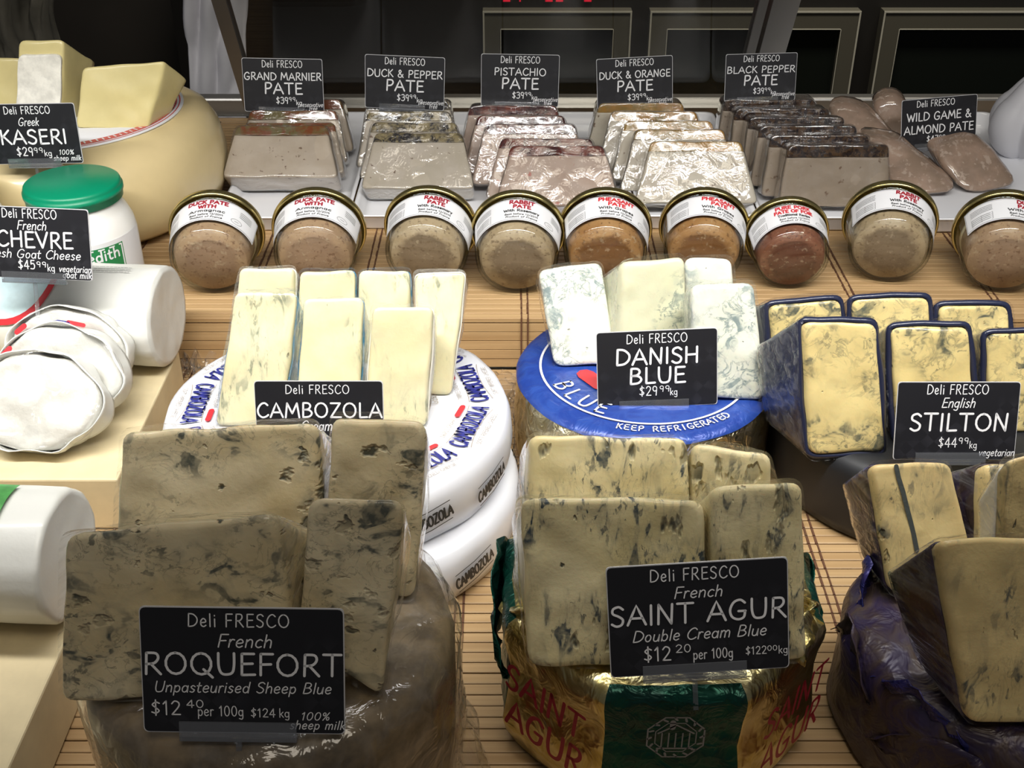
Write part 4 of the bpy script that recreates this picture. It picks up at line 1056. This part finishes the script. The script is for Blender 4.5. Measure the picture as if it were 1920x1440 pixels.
def cw(label, cor, base, al, T, seed, side='white_rind', yaw=0): return piece('cheese_wedge', label, 'cheese', cor, base, CT+.0008, al, T, C['cambo'], yaw, .005, G, C[side], C['film'], seed=seed, side_t=.006)
cw('cream blue-veined wedge at the left end of the back row', [(450, 512), (552, 511), (548, 700), (430, 700)], (490, 690), 12, .035, 1)
cw('second cream wedge from the left in the back row', [(563, 511), (664, 508), (664, 690), (555, 690)], (610, 686), 12, .032, 2, 'foil_blue')
cw('third cream wedge from the left in the back row', [(673, 510), (768, 508), (768, 690), (668, 690)], (718, 686), 12, .032, 3, 'foil_blue')
cw('thick cream wedge at the right end of the back row', [(776, 512), (872, 510), (846, 742), (790, 742)], (820, 742), 22, .05, 4)
cw('cream wedge with dark streaks, leftmost of the front row', [(441, 546), (556, 545), (528, 800), (404, 800)], (470, 800), 20, .035, 5, 'foil_blue')
cw('middle cream wedge of the front row with a blue foil corner', [(569, 558), (680, 556), (672, 790), (553, 790)], (612, 790), 18, .030, 6, 'foil_blue')
cw('cream wedge at the right of the front row with a yellow corner', [(698, 570), (812, 573), (800, 800), (684, 800)], (742, 800), 17, .034, 7)
CBL = [('Deli FRESCO', -.01, .155, .105, .495, dict(wt=.1, gap=.2)), ('CAMBOZOLA', 0, .445, .175, .97, dict(wt=.13, jit=.02)), ('Cream Blue', .07, .61, .12, .45, IT), ('per', -.0, .84, .11, .1, dict(wt=.1))]
sign('price sign reading CAMBOZOLA before the cream wedges', 600, 790, 240, .765, CBL, 0, 18, tail=.02)

# ================================================================ DANISH BLUE
DT = .075; dc = PZ(1207, 690, DT)
dw = thing('whole_cheese', 'gold foil cheese wheel with a round blue label on top', 'cheese wheel', (dc.x, dc.y, 0))
lathe('foil_wrapper', [(0, .0004), (.088, .0004), (.096, .004), (.098, .016), (.0985, .034), (.0985, .054), (.0975, .066), (.094, .072), (.088, .0742), (.04, .0745), (0, .0745)], C['foil_pale_gold'], dw, 110, .0022, 60, 2, close=False)
lb = lathe('label', [(0, .0758), (.05, .0758), (.09, .0756), (.0955, .0735), (.0975, .0705)], C['label_blue'], dw, 96, .0006, 60, 4, close=False); lb['label'] = 'blue paper label'
ink = Ink()
ink.stroke([(.079*math.cos(j*math.pi/60), .079*math.sin(j*math.pi/60)) for j in range(121)], .0018)
def ringtext(I, tx, rr, h, a0, sp, wt):
    for k, ch in enumerate(tx):
        a = math.radians(a0+k*sp); I.text(ch, rr*math.cos(a), rr*math.sin(a), h, None, wt, rot=a+math.pi/2)
ringtext(ink, 'BLUE', .0745, .0135, 204, 11.5, .13); ringtext(ink, 'KEEP REFRIGERATED', .0885, .0062, 253, 3.4, .16)
ink.build('label_print', M['label_paper'], lambda x, y_: (x, y_, .0768), lb)
ink = Ink(); ink.stroke([(-.045, -.012), (-.034, -.028)], .014); ink.build('label_red', M['ink_red'], lambda x, y_: (x, y_, .0768), lb)
# dark blue logo lobe on the side
v, f = [], []
for i in range(13):
    a = math.radians(222+i*2.0); hgt = .030+.016*math.sin(math.pi*i/12)
    for z_ in (.012, hgt): v.append((.1020*math.cos(a), .1020*math.sin(a), z_))
for i in range(12): f.append((2*i, 2*i+2, 2*i+3, 2*i+1))
link('side_emblem', v, f, C['navy_wax'], dw)
G = 'pieces on the gold and blue wheel'
def dn(label, cor, base, al, T, seed, mat='danish', yaw=0, bs=1.0, sh=(0, 0)): return piece('cheese_wedge', label, 'cheese', cor, base, DT+.0015, al, T, C[mat], yaw, .007, G, None, C['film'], bs=bs, bshift=sh, seed=seed, bev=.004)
dn('bright white blue-marbled piece at the left of the gold and blue wheel', [(1008, 505), (1128, 488), (1156, 688), (1040, 690)], (1095, 690), 22, .040, 1)
dn('yellowish blue-veined piece in the middle, behind the sign', [(1166, 494), (1286, 482), (1292, 690), (1160, 690)], (1225, 690), 14, .036, 2, 'danish2', 8, 1.0, (-.012, 0))
dn('blue-veined piece at the back right, mostly hidden', [(1284, 480), (1374, 480), (1378, 655), (1284, 655)], (1330, 655), 12, .030, 3)
dn('tall marbled piece at the right edge of the gold and blue wheel', [(1294, 532), (1414, 530), (1436, 754), (1300, 750)], (1368, 752), 14, .040, 4)
dn('sliver of a piece showing between the left and middle ones', [(1140, 505), (1200, 498), (1200, 660), (1140, 660)], (1170, 660), 12, .022, 5, 'danish2')
sign('price sign reading DANISH BLUE on the gold and blue wheel', 1232, 691, 226, .845, [('Deli FRESCO', 0, .16, .115, .5, dict(wt=.1, gap=.2)), ('DANISH', 0, .43, .2, .68, dict(wt=.14, jit=.02)), ('BLUE', .0, .685, .2, .46, dict(wt=.14, jit=.02)),
     ('$29', -.075, .845, .12, .15, dict(wt=.1)), ('99', .06, .8, .075, .085, dict(wt=.12)), ('kg', .135, .85, .09, .06, dict(wt=.1))], -2.5, 17, tail=.02)

# ================================================================ STILTON
ST = .065; sc_ = PZ(1732, 748, ST)
sw = thing('whole_cheese', 'black waxed cheese wheel under the navy-edged pieces', 'cheese wheel', (sc_.x, sc_.y, 0))
lathe('wax_rind', [(0, .0004), (.100, .0004), (.108, .003), (.111, .012), (.111, .052), (.108, .062), (.100, .065), (0, .065)], C['black_wax'], sw, 96, .0006, 20, 1, close=False)
G = 'navy-edged pieces on the black wheel'
def stl(label, cor, base, al, T, seed, yaw=0, sh=(0, 0), bs=1.0): return piece('cheese_wedge', label, 'cheese', cor, base, ST+.0006, al, T, C['stilton'], yaw, .007, G, C['navy_wax'], C['film'], seed=seed, side_off=.0042, side_t=.0022, bs=bs, bshift=sh)
stl('navy-edged blue piece at the front left of the black wheel', [(1507, 596), (1645, 600), (1662, 846), (1522, 852)], (1592, 852), 16, .045, 1, 4, (-.020, -.004), .90)
stl('navy-edged blue piece in the middle of the front row, behind the sign', [(1670, 612), (1818, 609), (1828, 830), (1682, 832)], (1755, 832), 15, .040, 2)
stl('navy-edged blue piece at the right edge, front row', [(1852, 612), (1985, 610), (1992, 800), (1858, 800)], (1920, 812), 14, .040, 3)
stl('back row navy-edged piece at left, shining with film', [(1444, 572), (1578, 562), (1588, 750), (1462, 755)], (1525, 752), 14, .040, 4, 6, (-.01, 0))
stl('back row navy-edged piece in the middle', [(1598, 560), (1742, 556), (1750, 745), (1602, 745)], (1672, 745), 12, .036, 5)
stl('back row navy-edged piece at right', [(1760, 570), (1892, 572), (1898, 745), (1762, 745)], (1828, 745), 12, .036, 6)
sign('price sign reading STILTON before the navy-edged pieces', 1793, 789, 229, .79, [('Deli FRESCO', -.01, .155, .12, .5, dict(wt=.1, gap=.2)), ('English', .0, .325, .12, .27, IT), ('STILTON', .02, .62, .215, .80, dict(wt=.13, jit=.02)),
     ('$44', -.06, .835, .12, .15, dict(wt=.1)), ('99', .07, .79, .075, .085, dict(wt=.12)), ('kg', .15, .85, .09, .06, dict(wt=.1)), ('vegetarian', .345, .95, .09, .29, dict(shear=.2, wt=.11))], 0, 20, tail=.02)

# ================================================================ PURPLE FOIL WHEEL, lower right
PT = .08; pc = PZ(1905, 1172, PT)
pw = thing('whole_cheese', 'dark purple foil wrapped wheel at the lower right corner', 'cheese wheel', (pc.x, pc.y, 0))
lathe('foil_wrapper', [(0, .0004), (.083, .0004), (.090, .004), (.0915, .02), (.093, .045), (.092, .065), (.086, .076), (.078, .0785), (.04, .079), (0, .079)], C['foil_purple'], pw, 90, .005, 34, 3, close=False)
def flap(par, a0, a1, r0, z0, hgt, out_, mat, nm, seed):
    v, f = [], []; n, m = 14, 8
    for i in range(n+1):
        a = math.radians(a0+(a1-a0)*i/n)
        for j in range(m+1):
            w = j/m; rr = r0+out_*w+nz((a*8, w*3, 0), 1.4, seed)*.006; zz = z0+hgt*w*(1-.9*abs(2*i/n-1)**1.5)+nz((a*9, w*2, 2), 1.5, seed)*.004
            v.append((rr*math.cos(a), rr*math.sin(a), zz))
    for i in range(n):
        for j in range(m): q = i*(m+1)+j; f.append((q, q+m+1, q+m+2, q+1))
    o = link(nm, v, f, mat, par); o.modifiers.new('thick', 'SOLIDIFY').thickness = .0006; return o
flap(pw, 165, 200, .088, .050, .040, .006, C['foil_purple'], 'foil_flap', 1)
flap(pw, 195, 240, .086, .060, .026, .004, C['foil_violet'], 'foil_flap', 2)
flap(pw, 140, 172, .084, .055, .046, .0, C['foil_violet'], 'foil_flap', 3)
flap(pw, 205, 262, .090, .030, .040, .004, C['foil_purple'], 'foil_flap', 4)
G = 'yellow blue-veined pieces on the purple wheel'
def au(label, cor, base, al, T, seed, yaw=0, sh=(0, 0), bs=1.0, side='foil_purple'): return piece('cheese_wedge', label, 'cheese', cor, base, PT+.003, al, T, C['auvergne'], yaw, .006, G, C[side], C['film_st'], seed=seed, side_off=.0014, side_t=.005, bs=bs, bshift=sh)
au('yellow blue-veined piece with one dark diagonal streak, at the back left', [(1632, 872), (1784, 868), (1842, 1120), (1672, 1120)], (1755, 1120), 20, .030, 1, 4, (-.006, 0), .96)
au('yellow blue-veined piece in dark wrap at the back', [(1846, 870), (1985, 868), (1990, 1090), (1842, 1090)], (1910, 1092), 18, .035, 2, 4, (-.022, -.004), .9)
au('large yellow blue-veined piece at the front right corner', [(1756, 1010), (1985, 1008), (2010, 1366), (1818, 1364)], (1900, 1366), 16, .034, 3, 3, (-.014, 0), .86)
au('film-wrapped upright piece at the right edge before the sign', [(1893, 800), (1985, 780), (1985, 1130), (1880, 1120)], (1925, 1180), 8, .02, 4, 0, (0, 0), 1.0, 'white_rind')
# dark streak of the back left piece
for o in [o for o in COL.objects if 'one dark diagonal' in o.get('label', '')]:
    B = o.location; al = math.radians(20); Rz = Matrix.Rotation(math.radians(4), 3, 'Z'); n = Rz @ Vector((0, -math.cos(al), math.sin(al))); inv = Rz.transposed()
    pts = [inv @ (PP(x_, y_, B, n)-B) for x_, y_ in [(1679, 872), (1684, 895), (1692, 920), (1698, 945), (1706, 975), (1712, 1000), (1718, 1030)]]
    ink = Ink(); 
    for p, q in zip(pts, pts[1:]): pass
    ink.stroke([(p.x, p.z) for p in pts], .0026)
    lo = [p.y-p.z*math.tan(al) for p in pts][0]
    ink.build('dark_vein', plain('vein_dark', (.07, .08, .075), .6, nb=.4), lambda x, z: (x, z*math.tan(al)-.0012, z), o)

# ================================================================ ROQUEFORT
RT = .13; rc = PZ(505, 1158, RT)
rw = thing('whole_cheese', 'brown rinded cheese wheel in crumpled clear film at the lower left', 'cheese wheel', (rc.x, rc.y, 0))
RR_ = .0955
lathe('rind', [(0, .0004), (.080, .0004), (.088, .005), (.091, .03), (.092, .07), (.092, .11), (.089, .124), (.082, .1290), (.04, .1295), (0, .1295)], C['rind_brown'], rw, 72, .0016, 50, 1, close=False)
lathe('plastic_wrap', [(.090, .001), (.094, .02), (.0955, .06), (.0955, .105), (.0945, .122), (.089, .1312), (.075, .1322), (.05, .1318)], C['film_loose'], rw, 140, .0026, 70, 6, close=False)
v, f = [], []; n, m = 26, 34                             # loose tail of film lying beside the wheel
for i in range(n+1):
    for j in range(m+1):
        u, w = i/n, j/m; a = math.radians(-62+82*w)
        rr = .095+.020*u*(.55+.45*math.sin(w*math.pi)); zz = .075*(1-u)**1.8+.004
        p = Vector((rr*math.cos(a), rr*math.sin(a), zz)); k = .007*math.sin(u*math.pi*.9+.3)
        p += Vector((math.cos(a), math.sin(a), .6))*nz((u*4, w*9, 0), 1.0, 3)*k + Vector((0, 0, abs(nz((u*6, w*7, 4), 1, 2))*.008*u))
        v.append(p)
for i in range(n):
    for j in range(m): q = i*(m+1)+j; f.append((q, q+1, q+m+2, q+m+1))
link('loose_film', v, f, C['film_loose'], rw)['label'] = 'loose crumpled clear film'
G = 'blocks on the brown film-wrapped wheel'
def rq(label, cor, base, al, T, seed, yaw=0, sh=(0, 0), bs=1.0): return piece('cheese_wedge', label, 'cheese', cor, base, RT+.0025, al, T, C['roq'], yaw, .007, G, None, C['film_st'], bs=bs, bshift=sh, seed=seed, bev=.004, amp=.0018)
rq('large blue-holed block at the back of the film-wrapped wheel', [(226, 806), (592, 788), (604, 1120), (208, 1125)], (400, 1125), 20, .035, 1, 0, (.006, 0))
rq('blue-veined block with a big dark hole at the back right', [(622, 786), (799, 797), (776, 1140), (612, 1120)], (690, 1128), 18, .028, 2)
rq('large yellowish block at the front left, behind the sign', [(118, 1008), (518, 968), (552, 1310), (110, 1332)], (330, 1322), 18, .034, 3, 0, (.010, 0))
rq('tall narrow brownish block at the front right', [(576, 926), (757, 932), (716, 1312), (556, 1210)], (690, 1312), 18, .026, 4)
RQL = [('Deli FRESCO', -.015, .15, .1, .495, dict(wt=.1, gap=.2)), ('French', .01, .31, .1, .265, IT), ('ROQUEFORT', 0, .53, .168, .97, dict(wt=.12, jit=.02)), ('Unpasteurised Sheep Blue', -.005, .672, .085, .87, IT),
       ('$12', -.385, .855, .11, .145, dict(wt=.1)), ('40', -.24, .795, .06, .085, dict(wt=.13)), ('per 100g', -.115, .86, .08, .225, dict(wt=.1)), ('$124', .095, .865, .068, .12, dict(wt=.11)), ('kg', .2, .865, .07, .05, dict(wt=.1)), ('100%', .35, .885, .062, .14, dict(shear=.25, wt=.12)), ('sheep milk', .36, .958, .068, .27, dict(shear=.25, wt=.12))]
sign('price sign reading ROQUEFORT at the lower left', 456, 1257, 381, .512, RQL, .8, 22, tail=.02)

# ================================================================ GOLD AND GREEN OCTAGONAL WHEEL
AT = .10; ac = PZ(1236, 1076, AT)
aw = thing('whole_cheese', 'eight-sided wheel in gold and green foil at the lower middle', 'cheese wheel', (ac.x, ac.y, 0))
def octo(a, z): k = (a-math.pi/8) % (math.pi/4)-math.pi/8; k2 = ((a+math.pi/2+math.pi/8) % (math.pi/4))-math.pi/8; return 1+.8*(math.cos(math.pi/8)/math.cos(k2)-.955)
def sector(a, z, r): 
    if z > .0975 or r < .084: return 0 if z > .05 else 1
    return 1 if int(((a+math.pi/2+math.pi/8) % (2*math.pi))/(math.pi/4)) % 2 == 0 else 0
lathe('foil_wrapper', [(0, .0004), (.078, .0004), (.086, .004), (.0895, .014)]+[(.0895+.0015*math.sin(k), .014+k*.0102) for k in range(1, 8)]+[(.0905, .091), (.0885, .0955), (.084, .098), (.07, .0985), (.04, .0985), (0, .0985)], None, aw, 128, .0022, 75, 4, octo, [C['foil_gold'], C['foil_green']], sector, close=False)
RA = .0925
def fl(a_deg):                                            # flat frame of one side
    a = math.radians(a_deg); nrm = Vector((math.cos(a), math.sin(a), 0)); tx = Vector((-math.sin(a), math.cos(a), 0))
    return lambda x, z: nrm*(RA*.9875+.0030) + tx*x + Vector((0, 0, z))
em = Ink(); oc = [(.0155*math.cos(math.radians(22.5+45*k)), .074+.0155*math.sin(math.radians(22.5+45*k))) for k in range(9)]
em.stroke(oc, .0009); em.stroke([(p[0]*.72, .074+(p[1]-.074)*.72) for p in oc], .0006)
for x in (-.007, -.0035, 0, .0035, .007): em.stroke([(x, .067), (x, .077)], .0007)
em.stroke([(-.009, .077), (0, .083), (.009, .077)], .001); em.stroke([(-.009, .066), (.009, .066)], .001); em.stroke([(-.002, .081), (-.002, .085)], .003)
for k in range(16):
    a = math.radians(k*22.5); em.stroke([(.0125*math.cos(a), .074+.0125*math.sin(a)), (.0140*math.cos(a+.08), .074+.0140*math.sin(a+.08))], .0012)
em.build('emblem', M['ink_grey'], fl(-90), aw)
for a_ in (-135, -45):
    i_ = Ink(); i_.text('SAINT', 0, .062, .018, .055, .13, shear=.1); i_.text('AGUR', 0, .034, .020, .055, .13, shear=.1); i_.build('red_lettering', M['ink_maroon'], fl(a_), aw)
flap(aw, 138, 200, .0905, .050, .058, .003, C['foil_green'], 'foil_flap', 7); flap(aw, -8, 34, .0905, .055, .042, .002, C['foil_green'], 'foil_flap', 8)
flap(aw, -40, -8, .089, .090, .016, -.006, C['foil_gold'], 'foil_flap', 9); flap(aw, 188, 222, .089, .090, .016, -.006, C['foil_gold'], 'foil_flap', 10)
G = 'blocks on the gold and green wheel'
def ag(label, cor, base, al, T, seed, yaw=0, sh=(0, 0), bs=1.0): return piece('cheese_wedge', label, 'cheese', cor, base, AT+.001, al, T, C['agur'], yaw, .007, G, None, C['film_st'], bs=bs, bshift=sh, seed=seed, bev=.004, amp=.0016)
ag('wide blue-veined block at the back left of the gold and green wheel', [(992, 812), (1290, 818), (1300, 1080), (990, 1080)], (1140, 1080), 18, .030, 1, 0, (-.004, 0))
ag('small blue-veined block at the back right of the gold and green wheel', [(1299, 826), (1447, 846), (1455, 1075), (1300, 1075)], (1375, 1075), 16, .028, 2, 0, (-.004, 0))
ag('large square blue-veined block at the front left, beside the sign', [(974, 928), (1322, 934), (1332, 1252), (992, 1256)], (1160, 1255), 17, .034, 3, 0, (-.002, 0))
ag('blue-veined block at the front right, behind the sign', [(1332, 910), (1506, 905), (1514, 1244), (1338, 1244)], (1425, 1244), 15, .034, 4, 3, (-.005, 0))
AGL = [('Deli FRESCO', -.015, .15, .105, .49, dict(wt=.1, gap=.2)), ('French', .0, .31, .1, .265, IT), ('SAINT AGUR', 0, .53, .175, .97, dict(wt=.12, jit=.02)), ('Double Cream Blue', -.0, .685, .1, .74, IT),
       ('$12', -.235, .865, .125, .15, dict(wt=.1)), ('20', -.09, .80, .07, .085, dict(wt=.12)), ('per 100g', .075, .87, .09, .22, dict(wt=.1)), ('$122', .315, .855, .07, .115, dict(wt=.11)), ('00', .405, .83, .045, .055, dict(wt=.14)), ('kg', .465, .86, .07, .05, dict(wt=.1))]
sign('price sign reading SAINT AGUR at the lower middle'.replace('SAINT AGUR', 'Double Cream Blue'), 1309, 1158, 338, .58, AGL, -3.6, 20, tail=.02)

# crumpled plastic scraps between the wheels
def scrap(label, px, py, z, w, d, h, seed, yaw=0):
    B = PZ(px, py, z); v, f = [], []; n = 22
    rt = thing('plastic_scrap', label, 'plastic film', B, math.radians(yaw), 'scraps of clear film')
    for j in range(n+1):
        for i in range(n+1):
            u, q = i/n-.5, j/n-.5
            v.append((u*w+nz((u*5, q*5, 1), 1, seed)*.006, q*d+nz((u*5, q*5, 7), 1, seed)*.006, .001+abs(nz((u*7, q*7, 0), 1, seed))*h))
    for j in range(n):
        for i in range(n): q = j*(n+1)+i; f.append((q, q+1, q+n+2, q+n+1))
    link('film', v, f, C['film_loose'], rt)
scrap('crumpled clear film on the mat between the white printed wheel and the gold wheel', 968, 745, 0, .05, .07, .022, 2)
scrap('loose clear film on the mat behind the end of the goat cheese log', 378, 690, 0, .05, .04, .03, 5, 20)
